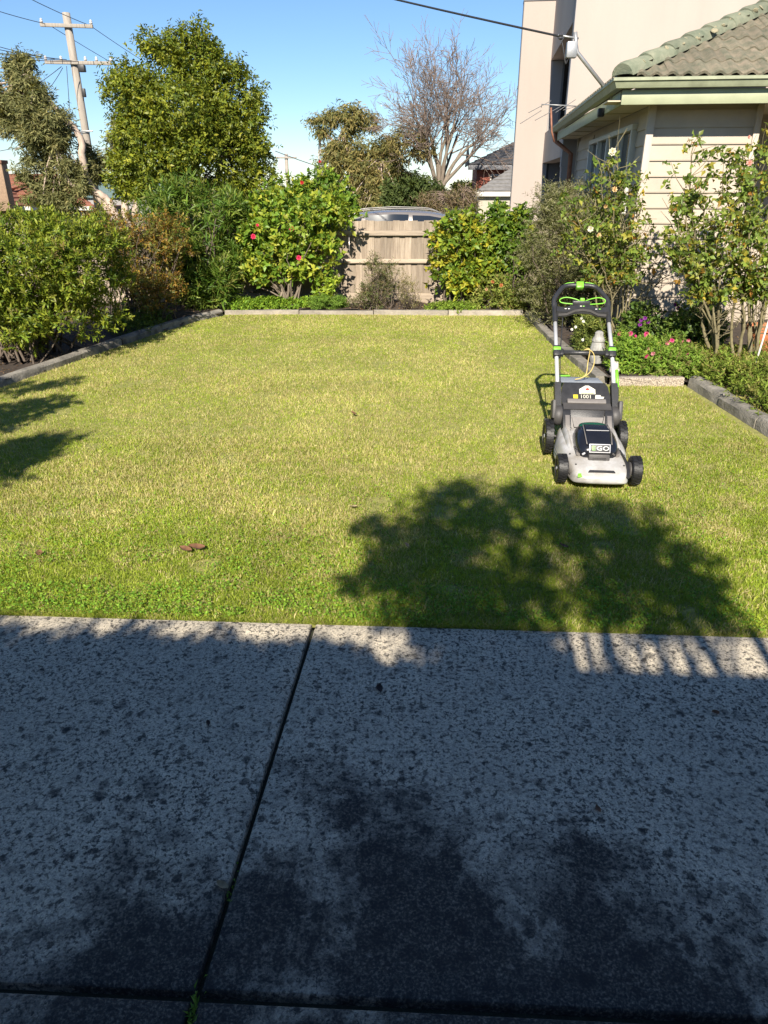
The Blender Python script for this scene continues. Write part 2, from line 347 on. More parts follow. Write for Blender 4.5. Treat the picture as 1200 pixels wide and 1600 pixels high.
# --- concrete with lichen spots and mould
def concrete():
    m = bpy.data.materials.new('mouldy_concrete'); nt, p = nodes(m); N, Lk = nt.nodes, nt.links
    geo = N.new('ShaderNodeNewGeometry'); P = geo.outputs['Position']
    def noise(sc, det=6, rough=0.6, dist=0.0, vec=None):
        n = N.new('ShaderNodeTexNoise'); n.inputs['Scale'].default_value = sc; n.inputs['Detail'].default_value = det
        n.inputs['Roughness'].default_value = rough; n.inputs['Distortion'].default_value = dist; Lk.new(vec or P, n.inputs['Vector']); return n.outputs[0]
    def ramp(src, a, b, inv=False):
        r = N.new('ShaderNodeMapRange'); r.inputs['From Min'].default_value = a; r.inputs['From Max'].default_value = b
        r.inputs['To Min'].default_value = 1 if inv else 0; r.inputs['To Max'].default_value = 0 if inv else 1; Lk.new(src, r.inputs[0]); return r.outputs[0]
    def math_(op, a, b):
        k = N.new('ShaderNodeMath'); k.operation = op
        for q, v in enumerate((a, b)):
            if isinstance(v, (int, float)): k.inputs[q].default_value = v
            else: Lk.new(v, k.inputs[q])
        return k.outputs[0]
    def mix(f, a, b):
        k = N.new('ShaderNodeMixRGB')
        for q, v in ((0, f), (1, a), (2, b)):
            if isinstance(v, tuple): k.inputs[q].default_value = v + (1,)
            elif isinstance(v, (int, float)): k.inputs[q].default_value = v
            else: Lk.new(v, k.inputs[q])
        return k.outputs[0]
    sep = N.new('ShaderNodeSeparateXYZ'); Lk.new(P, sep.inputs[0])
    base = mix(ramp(noise(2.2, 8, 0.65), 0.3, 0.7), (0.56, 0.48, 0.35), (0.78, 0.675, 0.495))
    base = mix(ramp(noise(230, 2, 0.5), 0.38, 0.62), (0.40, 0.355, 0.29), base)          # sandy grain
    base = mix(math_('MULTIPLY', ramp(noise(60, 4, 0.7), 0.48, 0.70), 0.6), base, (0.20, 0.18, 0.15))
    base = mix(math_('MULTIPLY', ramp(noise(14, 6, 0.7), 0.48, 0.72), 0.4), base, (0.17, 0.155, 0.13))
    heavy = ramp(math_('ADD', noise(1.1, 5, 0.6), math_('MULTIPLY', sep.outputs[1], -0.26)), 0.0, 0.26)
    # fine flecks of black lichen, irregular, in drifts
    drift = ramp(noise(2.3, 5, 0.6), 0.36, 0.62)
    fl = math_('MULTIPLY', ramp(noise(85, 3, 0.6, 0.3), 0.535, 0.595), math_('ADD', math_('MULTIPLY', drift, 0.40), 0.52))
    base = mix(fl, base, (0.040, 0.038, 0.036))
    fl2 = math_('MULTIPLY', ramp(noise(42, 4, 0.62, 0.3), 0.565, 0.63), 0.85)
    base = mix(fl2, base, (0.034, 0.033, 0.032))
    # round lichen spots of two sizes, soft ragged edges, uneven strength
    wob = N.new('ShaderNodeTexNoise'); wob.inputs['Scale'].default_value = 60; wob.inputs['Detail'].default_value = 5; wob.inputs['Roughness'].default_value = 0.7; Lk.new(P, wob.inputs['Vector'])
    add = N.new('ShaderNodeVectorMath'); add.operation = 'MULTIPLY_ADD'; add.inputs[1].default_value = (0.030, 0.030, 0)
    Lk.new(wob.outputs[1], add.inputs[0]); Lk.new(P, add.inputs[2])
    grit = ramp(noise(140, 3, 0.6), 0.30, 0.55)
    for sc, rmax, keep, seed in ((14.0, 0.26, 0.70, 0), (26.0, 0.36, 0.70, 7)):
        off = N.new('ShaderNodeVectorMath'); off.operation = 'ADD'; off.inputs[1].default_value = (seed, seed * 2, 0); Lk.new(add.outputs[0], off.inputs[0])
        v = N.new('ShaderNodeTexVoronoi'); v.inputs['Scale'].default_value = sc; v.voronoi_dimensions = '2D'; Lk.new(off.outputs[0], v.inputs['Vector'])
        sc3 = N.new('ShaderNodeSeparateColor'); Lk.new(v.outputs['Color'], sc3.inputs[0])
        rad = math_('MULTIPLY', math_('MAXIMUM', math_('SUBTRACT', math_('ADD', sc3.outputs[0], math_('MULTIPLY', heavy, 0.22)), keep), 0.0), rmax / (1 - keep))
        d = math_('SUBTRACT', rad, v.outputs['Distance'])
        spot = math_('MULTIPLY', math_('MULTIPLY', ramp(d, -0.10, 0.12), math_('ADD', math_('MULTIPLY', sc3.outputs[1], 0.5), 0.42)), math_('ADD', math_('MULTIPLY', grit, 0.35), 0.65))
        base = mix(spot, base, (0.028, 0.027, 0.027))
    # broad mould film, granular, with a shape of its own
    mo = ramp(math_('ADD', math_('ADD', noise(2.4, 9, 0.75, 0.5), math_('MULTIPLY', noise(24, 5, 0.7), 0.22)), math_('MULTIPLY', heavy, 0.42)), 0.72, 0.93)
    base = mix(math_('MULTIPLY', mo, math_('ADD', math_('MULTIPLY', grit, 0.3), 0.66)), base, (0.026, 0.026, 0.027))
    Lk.new(base, p.inputs['Base Color']); p.inputs['Roughness'].default_value = 0.9; p.inputs['Specular IOR Level'].default_value = 0.25
    b = N.new('ShaderNodeBump'); b.inputs['Strength'].default_value = 0.55; b.inputs['Distance'].default_value = 0.006
    Lk.new(math_('ADD', noise(55, 8, 0.7), math_('MULTIPLY', noise(260, 3), 0.5)), b.inputs['Height']); Lk.new(b.outputs[0], p.inputs['Normal'])
    return m
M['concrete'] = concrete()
drive = empty('driveway', kind='structure')
lawn_edge = lambda x: 2.532 - 0.0526 * x
near_joint = lambda x: 1.0 - 0.0455 * x
long_joint = lambda y: -0.3 + (y - 2.54) * 0.0886
def slab(pts):
    bm = bmesh.new(); top = bm.faces.new([bm.verts.new((x, y, 0)) for x, y in pts])
    ex = bmesh.ops.extrude_face_region(bm, geom=[top])
    for v in [g for g in ex['geom'] if isinstance(g, bmesh.types.BMVert)]: v.co.z -= 0.1
    bm.normal_update()
    tops = [f for f in bm.faces if all(abs(v.co.z) < 1e-6 for v in f.verts)]
    bmesh.ops.bevel(bm, geom=list(tops[0].edges), offset=0.012, segments=3, affect='EDGES', profile=0.5)
    tf = max(bm.faces, key=lambda f: f.calc_center_median().z + f.calc_area() * 1e-3)
    bmesh.ops.inset_region(bm, faces=[tf], thickness=0.075, depth=0.0)
    bmesh.ops.inset_region(bm, faces=[tf], thickness=0.006, depth=0.0016)
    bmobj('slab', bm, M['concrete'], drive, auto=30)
G = 0.008
def xj(y, k): return long_joint(y) + k * 3.1
for k in range(-2, 2):
    xa0, xa1 = (lambda y, k=k: xj(y, k) + G), (lambda y, k=k: xj(y, k + 1) - G)
    def quad(yl, yh):
        pts = []
        for fx, fy in ((xa0, yl), (xa1, yl), (xa1, yh), (xa0, yh)):
            y = 1.8
            for _ in range(4): x = fx(y); y = fy(x)
            pts.append((x, y))
        return pts
    slab(quad(lambda x: near_joint(x) + G * 1.3, lawn_edge))
    slab(quad(lambda x: -2.2 - 0.05 * x, lambda x: near_joint(x) - G * 1.3))
bm = bmesh.new(); bm.faces.new([bm.verts.new(p) for p in ((-7, 2.9, -0.03), (-7, -2.4, -0.03), (6, -2.4, -0.03), (6, 2.2, -0.03))])
bmobj('joint_filler', bm, mat('joint_moss', (0.03, 0.033, 0.018), 0.95, 0.5, 30, 0.8, 120), drive)

# --- garden beds (mulch and soil), lightly mounded
def left_edge(y):                      # x of the lawn's left border
    ys = [-2, 2.6, 6.42, 7.61, 9.14, 10.0, 10.45]; xs = [-5.4, -4.45, -3.54, -3.23, -2.85, -2.56, -2.25]
    return float(np.interp(y, ys, xs))
def right_edge(y): return 2.02 if y > 6.5 else 2.84
mound = lambda x, y: 0.02 + 0.05 * math.sin(x * 3.1 + 1) * math.sin(y * 2.3) + 0.02 * math.sin(x * 9 + y * 7)
def bed(name, poly_ok, x0, x1, y0, y1):
    xs = list(np.linspace(x0, x1, int((x1 - x0) / 0.12) + 2)); ys = list(np.linspace(y0, y1, int((y1 - y0) / 0.12) + 2))
    return grid_sheet(name, xs, ys, mound, M['soil'], keep=poly_ok)
bed('garden_bed', lambda x, y: x < left_edge(y) - 0.05, -8, -2.2, 2.6, 11.6)
bed('garden_bed', lambda x, y: True, -2.3, 2.1, 10.62, 11.6)
bed('garden_bed', lambda x, y: x > right_edge(y) + 0.06 and not (y < 6.56 and x < 2.95), 2.08, 5.5, 2.6, 11.6)

# --- lawn sheet and grass
def lawn_mat():
    m = mat('lawn_thatch', (0.29, 0.27, 0.08), 0.95, 0.5, 25, 0.8, 150, dark=(0.16, 0.17, 0.04)); return m
xs = list(np.linspace(-4.7, 3.0, 60)); ys = list(np.linspace(2.40, 10.6, 60))
grid_sheet('lawn', xs, ys, lambda x, y: -0.014 + 0.008 * math.sin(x * 1.3) * math.sin(y * 1.1), lawn_mat(),
           keep=lambda x, y: x > left_edge(y) - 0.12 and x < right_edge(y) + 0.12 and y > lawn_edge(x) - 0.07)
def grass():
    rng = np.random.default_rng(11)
    def zone(y0, y1, dens, seg):
        n = int((y1 - y0) * 7.6 * dens); x = rng.uniform(-4.65, 2.95, n); y = rng.uniform(y0, y1, n)
        le = np.interp(y, [2.4, 6.42, 7.61, 9.14, 10.0, 10.45], [-4.5, -3.54, -3.23, -2.85, -2.56, -2.25]); re = np.where(y > 6.5, 2.0, 2.80)
        lim = 0.58 * y + 0.9
        ok = (x > le + 0.02) & (x < re - 0.02) & (y > 2.545 - 0.0526 * x) & (y < 10.45) & (np.abs(x) < lim)
        x, y = x[ok], y[ok]
        pat = vnoise(x, y, 1.1, 1) * 0.5 + vnoise(x, y, 3.0, 2) * 0.3 + vnoise(x, y, 8, 3) * 0.2
        bare = (vnoise(x, y, 5, 9) > 0.86) & (rng.random(len(x)) < 0.7)
        # thinner, sun-dried turf along the slab edge and the kerbs
        return x[~bare], y[~bare], pat[~bare]
    V, Fq, C = [], [], []; off = 0; FT = []
    for y0, y1, dens, full in ((2.4, 3.6, 34000, True), (3.6, 5.0, 20000, True), (5.0, 7.0, 13000, False), (7.0, 10.6, 8000, False)):
        x, y, pat = zone(y0, y1, dens, full); n = len(x)
        z = -0.016 + 0.008 * np.sin(x * 1.3) * np.sin(y * 1.1)
        h = rng.uniform(0.012, 0.031, n) * (0.55 + 0.9 * pat); tall = rng.random(n) < 0.012; h[tall] *= 1.9
        az = rng.uniform(0, 6.283, n); lean = rng.uniform(0.15, 1.25, n)
        w = rng.uniform(0.0012, 0.0026, n) * (1.0 if full else 1.4) * (1 + np.maximum(y - 5, 0) * 0.13)
        dx, dy = np.cos(az) * np.sin(lean), np.sin(az) * np.sin(lean)
        fa = rng.uniform(0, 6.283, n); sx, sy = np.cos(fa) * w, np.sin(fa) * w
        b = np.stack([x, y, z], 1); s = np.stack([sx, sy, 0 * sx], 1)
        mid = b + np.stack([dx * h * 0.45, dy * h * 0.45, h * 0.62 * np.cos(lean * 0.6)], 1)
        tip = b + np.stack([dx * h * 1.15, dy * h * 1.15, h * np.cos(lean)], 1)
        # colours: lush green near the slab and to the right, straw mixed in further out
        # dry patches follow the soil
        dry = np.clip(0.14 + 0.58 * np.clip((y - 2.9) / 1.5, 0, 1) - 0.22 * np.clip((x - 1.2) / 0.8, 0, 1) + 1.5 * (pat - 0.5), 0.04, 0.92)
        dry = np.where(vnoise(x, y, 4.2, 21) > 0.78, np.minimum(dry + 0.45, 0.95), dry)
        mot = vnoise(x, y, 13, 41) * 0.6 + vnoise(x, y, 30, 42) * 0.4; dry = np.clip(dry + 0.9 * (mot - 0.5), 0.02, 0.97)
        isdry = rng.random(n) < dry * 0.72
        g = palette(rng, n, [(0.235, 0.315, 0.032), (0.295, 0.37, 0.038), (0.35, 0.395, 0.055), (0.18, 0.27, 0.025)], [3, 3, 2, 1.5])
        d = palette(rng, n, [(0.50, 0.45, 0.20), (0.44, 0.41, 0.15), (0.56, 0.49, 0.27), (0.36, 0.27, 0.13)], [3, 3, 1.3, 1])
        c = np.where(isdry[:, None], d, g) * (0.91 + 0.28 * vnoise(x, y, 2.2, 43) + 0.20 * vnoise(x, y, 9, 44))[:, None]
        i = np.arange(n)[:, None]
        if full:
            v = np.stack([b - s, b + s, mid + s * 0.75, mid - s * 0.75, tip], 1).reshape(-1, 3)
            FT.append((i[:, :, None] * 5 + np.array([[[0, 1, 2], [0, 2, 3], [3, 2, 4]]])).reshape(-1, 3) + off); k = 5
        else:
            v = np.stack([b - s, b + s, tip], 1).reshape(-1, 3); FT.append(i * 3 + np.array([[0, 1, 2]]) + off); k = 3
        V.append(v); C.append(np.repeat(c, k, 0)); off += len(v)
    # longer runners hanging over the slab edge and licking up the kerbs
    n = 9000; x = rng.uniform(-2.6, 2.75, n); tuft = vnoise(x, x * 0, 7, 31); y = 2.535 - 0.0526 * x + rng.exponential(0.02, n); ok = rng.random(n) < 0.25 + 0.75 * tuft; x, y, tuft = x[ok], y[ok], tuft[ok]; n = len(x)
    b = np.stack([x, y, np.full(n, -0.012)], 1); ln = rng.uniform(0.012, 0.06, n) * (0.35 + 1.3 * tuft ** 2); a = rng.uniform(-1.1, 1.1, n)
    tip = b + np.stack([np.sin(a) * ln, -np.cos(a) * ln * rng.uniform(0.1, 1.0, n), ln * rng.uniform(0.3, 0.9, n) + 0.008], 1); fa = rng.uniform(0, 6.28, n); s = np.stack([np.cos(fa) * 0.0016, np.sin(fa) * 0.0016, 0 * fa], 1)
    V.append(np.stack([b - s, b + s, tip], 1).reshape(-1, 3)); FT.append(np.arange(n)[:, None] * 3 + np.array([[0, 1, 2]]) + off); off += 3 * n
    C.append(np.repeat(palette(rng, n, [(0.26, 0.36, 0.04), (0.40, 0.42, 0.08), (0.52, 0.44, 0.2)], [3, 2, 1.3]), 3, 0))
    me = fmesh('grass', np.concatenate(V), np.concatenate(FT), 3); setcol(me, np.concatenate(C))
    tag(link('grass', me, M['grass']), 'short mown lawn grass, green mixed with dry straw', 'grass', kind='stuff')
    # broad-leaved clover and weeds, thickest near the slab
    n = 20000; x = rng.uniform(-2.6, 2.75, n); y = 2.55 - 0.0526 * x + rng.exponential(0.36, n) * (1 + 0.8 * (x > 1.2))
    keep = ((vnoise(x, y, 4.5, 5) > 0.42) & (y < 6) & (x < np.where(y > 6.5, 2, 2.75))) ; x, y = x[keep], y[keep]; n = len(x)
    P = np.stack([x, y, rng.uniform(0.0, 0.022, n)], 1); D = rdir(rng, n); D[:, 2] = np.abs(D[:, 2]) * 0.5
    L = rng.uniform(0.007, 0.016, n)
    leaf_o = leaf_mesh('clover', P, D, np.array([[0, 0, 1.0]]) + 0.5 * rng.normal(size=(n, 3)), L, L * 0.8, palette(rng, n, [(0.18, 0.34, 0.03), (0.27, 0.42, 0.045), (0.12, 0.25, 0.025)]), M['leafm'])
    tag(leaf_o, 'bright clover and weed leaves in the lawn along the slab', 'clover', kind='stuff')
grass()

# --- garden edging
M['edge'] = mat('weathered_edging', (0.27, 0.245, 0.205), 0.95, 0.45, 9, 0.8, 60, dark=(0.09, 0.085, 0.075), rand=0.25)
M['edge_pale'] = mat('pale_edging', (0.34, 0.30, 0.245), 0.95, 0.4, 12, 0.7, 70, rand=0.2)  # paler concrete colour for the straight back edging
M['aggregate'] = mat('exposed_aggregate', (0.42, 0.36, 0.29), 0.9, 0.7, 85, 1.0, 90, dark=(0.13, 0.10, 0.08), detail=1)
def edging(name, label, pts, w, h, m, piece=0.9, rounded=False, seed=3):
    root = empty(name, label, 'edging'); rr = random.Random(seed)
    P = [Vector((*p, 0)) for p in pts]
    for a, b in zip(P, P[1:]):
        d = b - a; n = max(1, round(d.length / piece)); ang = math.atan2(d.y, d.x)
        for i in range(n):
            c = a + d * ((i + 0.5) / n); ln = d.length / n - 0.012
            bm = bmesh.new()
            prof = [(-w / 2, -0.05), (w / 2, -0.05), (w / 2, h * 0.62), (w * 0.36, h * 0.9), (0, h), (-w * 0.36, h * 0.9), (-w / 2, h * 0.62)] if rounded else \
                   [(-w / 2, -0.05), (w / 2, -0.05), (w / 2, h * 0.88), (w * 0.42, h), (-w * 0.42, h), (-w / 2, h * 0.88)]
            K = 5; rings = []
            for q in range(K + 1):
                xx = -ln / 2 + ln * q / K
                rings.append([bm.verts.new((xx, y + rr.uniform(-1, 1) * 0.004, z + (rr.uniform(-1, 1) * 0.004 if z > 0 else 0))) for y, z in prof])
            for r0, r1 in zip(rings, rings[1:]):
                for k in range(len(prof)): bm.faces.new((r0[k], r0[(k + 1) % len(prof)], r1[(k + 1) % len(prof)], r1[k]))
            bm.faces.new(rings[0]); bm.faces.new(rings[-1])
            bmobj('edging_block', bm, m, root, (c.x, c.y, rr.uniform(-0.006, 0.006)), (0, rr.uniform(-0.008, 0.008), ang + rr.uniform(-0.012, 0.012)), auto=35)
    return root
edging('garden_edging', 'rounded grey concrete edging along the left shrub bed', [(-4.75, 2.62), (-3.60, 6.42), (-3.30, 7.61), (-2.93, 9.14), (-2.64, 10.0), (-2.36, 10.47)], 0.12, 0.07, M['edge'], 0.9, True)
edging('garden_edging', 'pale straight concrete edging in front of the paling fence bed', [(-2.30, 10.54), (2.0, 10.50)], 0.09, 0.045, M['edge_pale'], 1.05)
edging('garden_edging', 'grey concrete edging running from the fence bed past the mower handle', [(2.08, 10.42), (2.02, 8.5), (2.06, 6.62)], 0.11, 0.05, M['edge'], 0.95)
edging('garden_edging', 'short speckled exposed-aggregate edging in front of the pink flowers', [(2.125, 6.57), (2.80, 6.55)], 0.10, 0.06, M['aggregate'], 0.64)
edging('garden_edging', 'thick round-topped concrete kerb along the right-hand bed', [(2.90, 6.50), (2.93, 4.6), (2.98, 2.6)], 0.14, 0.095, M['edge'], 0.75, True)

# ================================================================== FENCE
M['pale'] = mat('weathered_paling', (0.34, 0.28, 0.215), 0.9, 0.4, 5, 0.6, 40, stretch=(6, 6, 0.5), dark=(0.20, 0.155, 0.115), rand=0.28)
M['rail'] = mat('weathered_rail', (0.42, 0.34, 0.26), 0.9, 0.4, 5, 0.5, 40, stretch=(0.4, 6, 6), dark=(0.25, 0.20, 0.15), rand=0.15)
FY = 11.42
fence = empty('paling_fence', 'low weathered timber paling fence at the back of the lawn', 'fence', (0, FY, 0))
rr = random.Random(4); x = -6.4
paling_meshes = []
for k in range(5):
    bm = bmesh.new(); addbox(bm, (0.098, 0.014, 1.12), (0, 0, 0.64), None, 0.002, 1)
    for v in bm.verts: v.co.x += rr.uniform(-0.003, 0.003)
    bmesh.ops.recalc_face_normals(bm, faces=bm.faces); me = bpy.data.meshes.new('paling'); bm.to_mesh(me); bm.free(); me.materials.append(M['pale']); paling_meshes.append(me)
k = 0
while x < 3.5:
    o = link('paling', paling_meshes[k % 5], None, fence, (x, 0.014 if k % 2 else 0.0, rr.uniform(-0.008, 0.012)), (0, rr.uniform(-0.006, 0.006), 0)); x += 0.094; k += 1
for z, hh, dp in ((1.035, 0.07, 0.045), (0.64, 0.06, 0.038)):
    for (a, b) in ((-6.4, -3.2), (-3.19, -0.62), (-0.61, 1.95), (1.96, 3.5)):
        box('rail', (b - a, dp, hh), ((a + b) / 2, -0.008 - dp / 2, z + rr.uniform(-0.004, 0.004)), M['rail'], fence, 0.003)
for (a, b) in ((-6.4, -1.9), (-1.89, 1.2), (1.21, 3.5)):
    box('plinth_board', (b - a, 0.025, 0.15), ((a + b) / 2, -0.022, 0.09), M['rail'], fence, 0.003)
for px in (-3.2, -0.62, 1.96):
    box('post', (0.1, 0.09, 1.2), (px, 0.075, 0.55), M['rail'], fence, 0.004)

# ================================================================== CAR behind the fence
M['silver'] = mat('silver_car_paint', (0.30, 0.27, 0.25), 0.34, 0.05, 3, metal=0.45, coat=0.5)
M['glass'] = mat('dark_window_glass', (0.015, 0.018, 0.022), 0.06, 0, spec=0.9)
M['black'] = mat('black_plastic', (0.02, 0.02, 0.021), 0.5, 0.3, 20)
M['rubber'] = mat('tyre_rubber', (0.011, 0.011, 0.012), 0.5, 0.3, 30)
M['galv0'] = mat('satin_rail', (0.22, 0.21, 0.20), 0.4, 0.05, 5, metal=0.5)
M['chrome'] = mat('bright_metal', (0.6, 0.6, 0.6), 0.25, 0.0, metal=1.0)
def car():
    X0 = at(650, 327, 16.3)
    zb = gz(16.3) - 0.03
    root = empty('parked_car', 'silver station wagon parked on the street behind the paling fence', 'car', (0.72, 16.3, zb))
    # stations along x (nose at +x): (x, half width, belt z, roof z, roof half width)
    top = X0.z - zb
    st = [(-2.32, 0.66, 0.74, 0.76, 0.62), (-2.25, 0.80, 0.88, 0.92, 0.70), (-2.05, 0.87, 0.97, 1.08, 0.62), (-1.65, 0.90, 0.99, top - 0.14, 0.58), (-1.15, 0.91, 0.98, top - 0.035, 0.60),
          (-0.5, 0.91, 0.96, top, 0.62), (0.2, 0.91, 0.94, top - 0.02, 0.61), (0.65, 0.91, 0.93, top - 0.10, 0.59), (1.05, 0.91, 0.92, top - 0.33, 0.60), (1.38, 0.90, 0.91, 0.945, 0.66), (1.9, 0.86, 0.82, 0.86, 0.66), (2.25, 0.74, 0.66, 0.70, 0.58), (2.36, 0.55, 0.5, 0.52, 0.45)]
    def ring(s, grow=0.0):
        x_, w, b, r, rw = s
        half = [(w * 0.93, 0.22), (w, 0.40), (w, 0.62), (w * 0.985, b - 0.02), (w * 0.93, b + 0.03 if r > b + 0.08 else (b + r) / 2), (rw + (w - rw) * 0.42, b + (r - b) * 0.55), (rw + 0.05, r - 0.045 * min(1, (r - b) * 3)), (rw - 0.10, r - 0.008), (rw * 0.4, r)]
        return [(x_, -y, z) for y, z in half] + [(x_, y, z) for y, z in half[::-1]]
    rings = [ring(s) for s in st]
    loft('body', rings, M['silver'], root, True, sub=2, angle=80)
    def sidept(xq, f):
        xs_ = [s[0] for s in st]; w = np.interp(xq, xs_, [s[1] for s in st]); b = np.interp(xq, xs_, [s[2] for s in st]); r = np.interp(xq, xs_, [s[3] for s in st]); rw = np.interp(xq, xs_, [s[4] for s in st])
        f0 = np.array([0.0, 0.55, 1.0]); yy = np.interp(f, f0, [w * 0.93, rw + (w - rw) * 0.42, rw + 0.05]); zz = np.interp(f, f0, [b + 0.03, b + (r - b) * 0.55, r - 0.045])
        return xq, yy, zz
    def pane(name, x0, x1, f0, f1, slant0=0.0, slant1=0.0):
        for sgn in (-1, 1):
            bm = bmesh.new(); g = []
            for i in range(7):
                col = []
                for j in range(5):
                    f = f0 + (f1 - f0) * j / 4; xx = x0 + slant0 * (f - f0) + (x1 + slant1 * (f - f0) - x0 - slant0 * (f - f0)) * i / 6
                    p = sidept(xx, f); col.append(bm.verts.new((p[0], sgn * (p[1] + 0.006), p[2] - 0.01)))
                g.append(col)
            for i in range(6):
                for j in range(4): bm.faces.new((g[i][j], g[i + 1][j], g[i + 1][j + 1], g[i][j + 1]))
            bmobj(name, bm, M['glass'], root, smooth=True)
    pane('rear_quarter_window', -1.75, -1.18, 0.08, 0.90, 0.25, 0.0)
    pane('rear_door_window', -1.10, -0.22, 0.05, 0.97)
    pane('front_door_window', -0.14, 0.78, 0.05, 0.95, 0.0, -0.26)
    # windscreen, rear screen
    for nm, xa, xb in (('windscreen', 0.74, 1.30), ('rear_screen', -1.72, -2.02)):
        bm = bmesh.new(); g = []
        for i in range(6):
            xx = xa + (xb - xa) * i / 5; z = np.interp(xx, [s[0] for s in st], [s[3] for s in st]); wv = np.interp(xx, [s[0] for s in st], [s[4] for s in st]) - 0.05
            g.append([bm.verts.new((xx + 0.01 * np.sign(xb), wv * q, z + 0.012 - 0.03 * abs(q) ** 4)) for q in np.linspace(-1, 1, 7)])
        for i in range(5):
            for j in range(6): bm.faces.new((g[i][j], g[i + 1][j], g[i + 1][j + 1], g[i][j + 1]))
        bmobj(nm, bm, M['glass'], root, smooth=True)
    for sgn in (-1, 1):
        pts = [(xx, sgn * 0.55, np.interp(xx, [s[0] for s in st], [s[3] for s in st]) + (0.035 if abs(xx + 0.45) < 0.85 else 0.0)) for xx in np.linspace(-1.45, 0.5, 9)]
        pipe('roof_rail', pts, 0.010, M['galv0'], root, 8, 3)
        for xx in (-1.38, 1.42):
            w_ = empty('wheel', loc=(xx, sgn * 0.80, 0.32)); w_.parent = root
            lathe('tyre', [(0.20, -0.10), (0.30, -0.11), (0.325, -0.07), (0.325, 0.07), (0.30, 0.11), (0.20, 0.10)], M['rubber'], w_, 24, axis='y')
            lathe('rim', [(0.03, 0.085), (0.05, 0.095), (0.19, 0.075), (0.205, 0.09)] if sgn > 0 else [(0.03, -0.085), (0.05, -0.095), (0.19, -0.075), (0.205, -0.09)], M['chrome'], w_, 20, axis='y')
    bm = bmesh.new()
    fin = loft('antenna_fin', [[(-1.52, -0.025, top - 0.13), (-1.52, 0.025, top - 0.13), (-1.30, 0.02, top - 0.07), (-1.30, -0.02, top - 0.07)], [(-1.53, -0.006, top - 0.03), (-1.53, 0.006, top - 0.03), (-1.42, 0.006, top - 0.02), (-1.42, -0.006, top - 0.02)]], M['silver'], root)
    bm.free()
    for sgn in (-1, 1):
        box('headlight', (0.16, 0.26, 0.10), (2.14, sgn * 0.60, 0.66), M['chrome'], root, 0.03)
        box('tail_light', (0.10, 0.22, 0.20), (-2.17, sgn * 0.62, 0.84), mat('tail_lens', (0.25, 0.01, 0.01), 0.2, 0), root, 0.03)
car()

# ================================================================== WEATHERBOARD HOUSE (right)
M['cream'] = mat('cream_weatherboard', (0.42, 0.35, 0.275), 0.6, 0.14, 3, 0.15, 30, rand=0.05)
M['trim'] = mat('cream_trim', (0.46, 0.39, 0.32), 0.55, 0.1, 4)
M['green'] = mat('pale_green_fascia', (0.33, 0.35, 0.22), 0.5, 0.15, 5)
M['gutter'] = mat('old_gutter', (0.30, 0.32, 0.21), 0.5, 0.3, 6)
M['soffit'] = mat('soffit_board', (0.52, 0.45, 0.33), 0.7, 0.1, 3)
M['winframe'] = mat('white_window_frame', (0.55, 0.53, 0.48), 0.5, 0.1, 4)
M['tile'] = mat('mossy_concrete_tile', (0.20, 0.16, 0.115), 0.95, 0.55, 9, 0.9, 70, dark=(0.09, 0.10, 0.065), rand=0.2)
M['ridge'] = mat('lichen_ridge_cap', (0.20, 0.20, 0.14), 0.9, 0.5, 8, 0.8, 60, dark=(0.11, 0.135, 0.09), rand=0.2)
M['lichen'] = mat('pale_lichen', (0.45, 0.40, 0.26), 0.95, 0.4, 40, 0.8, 90)
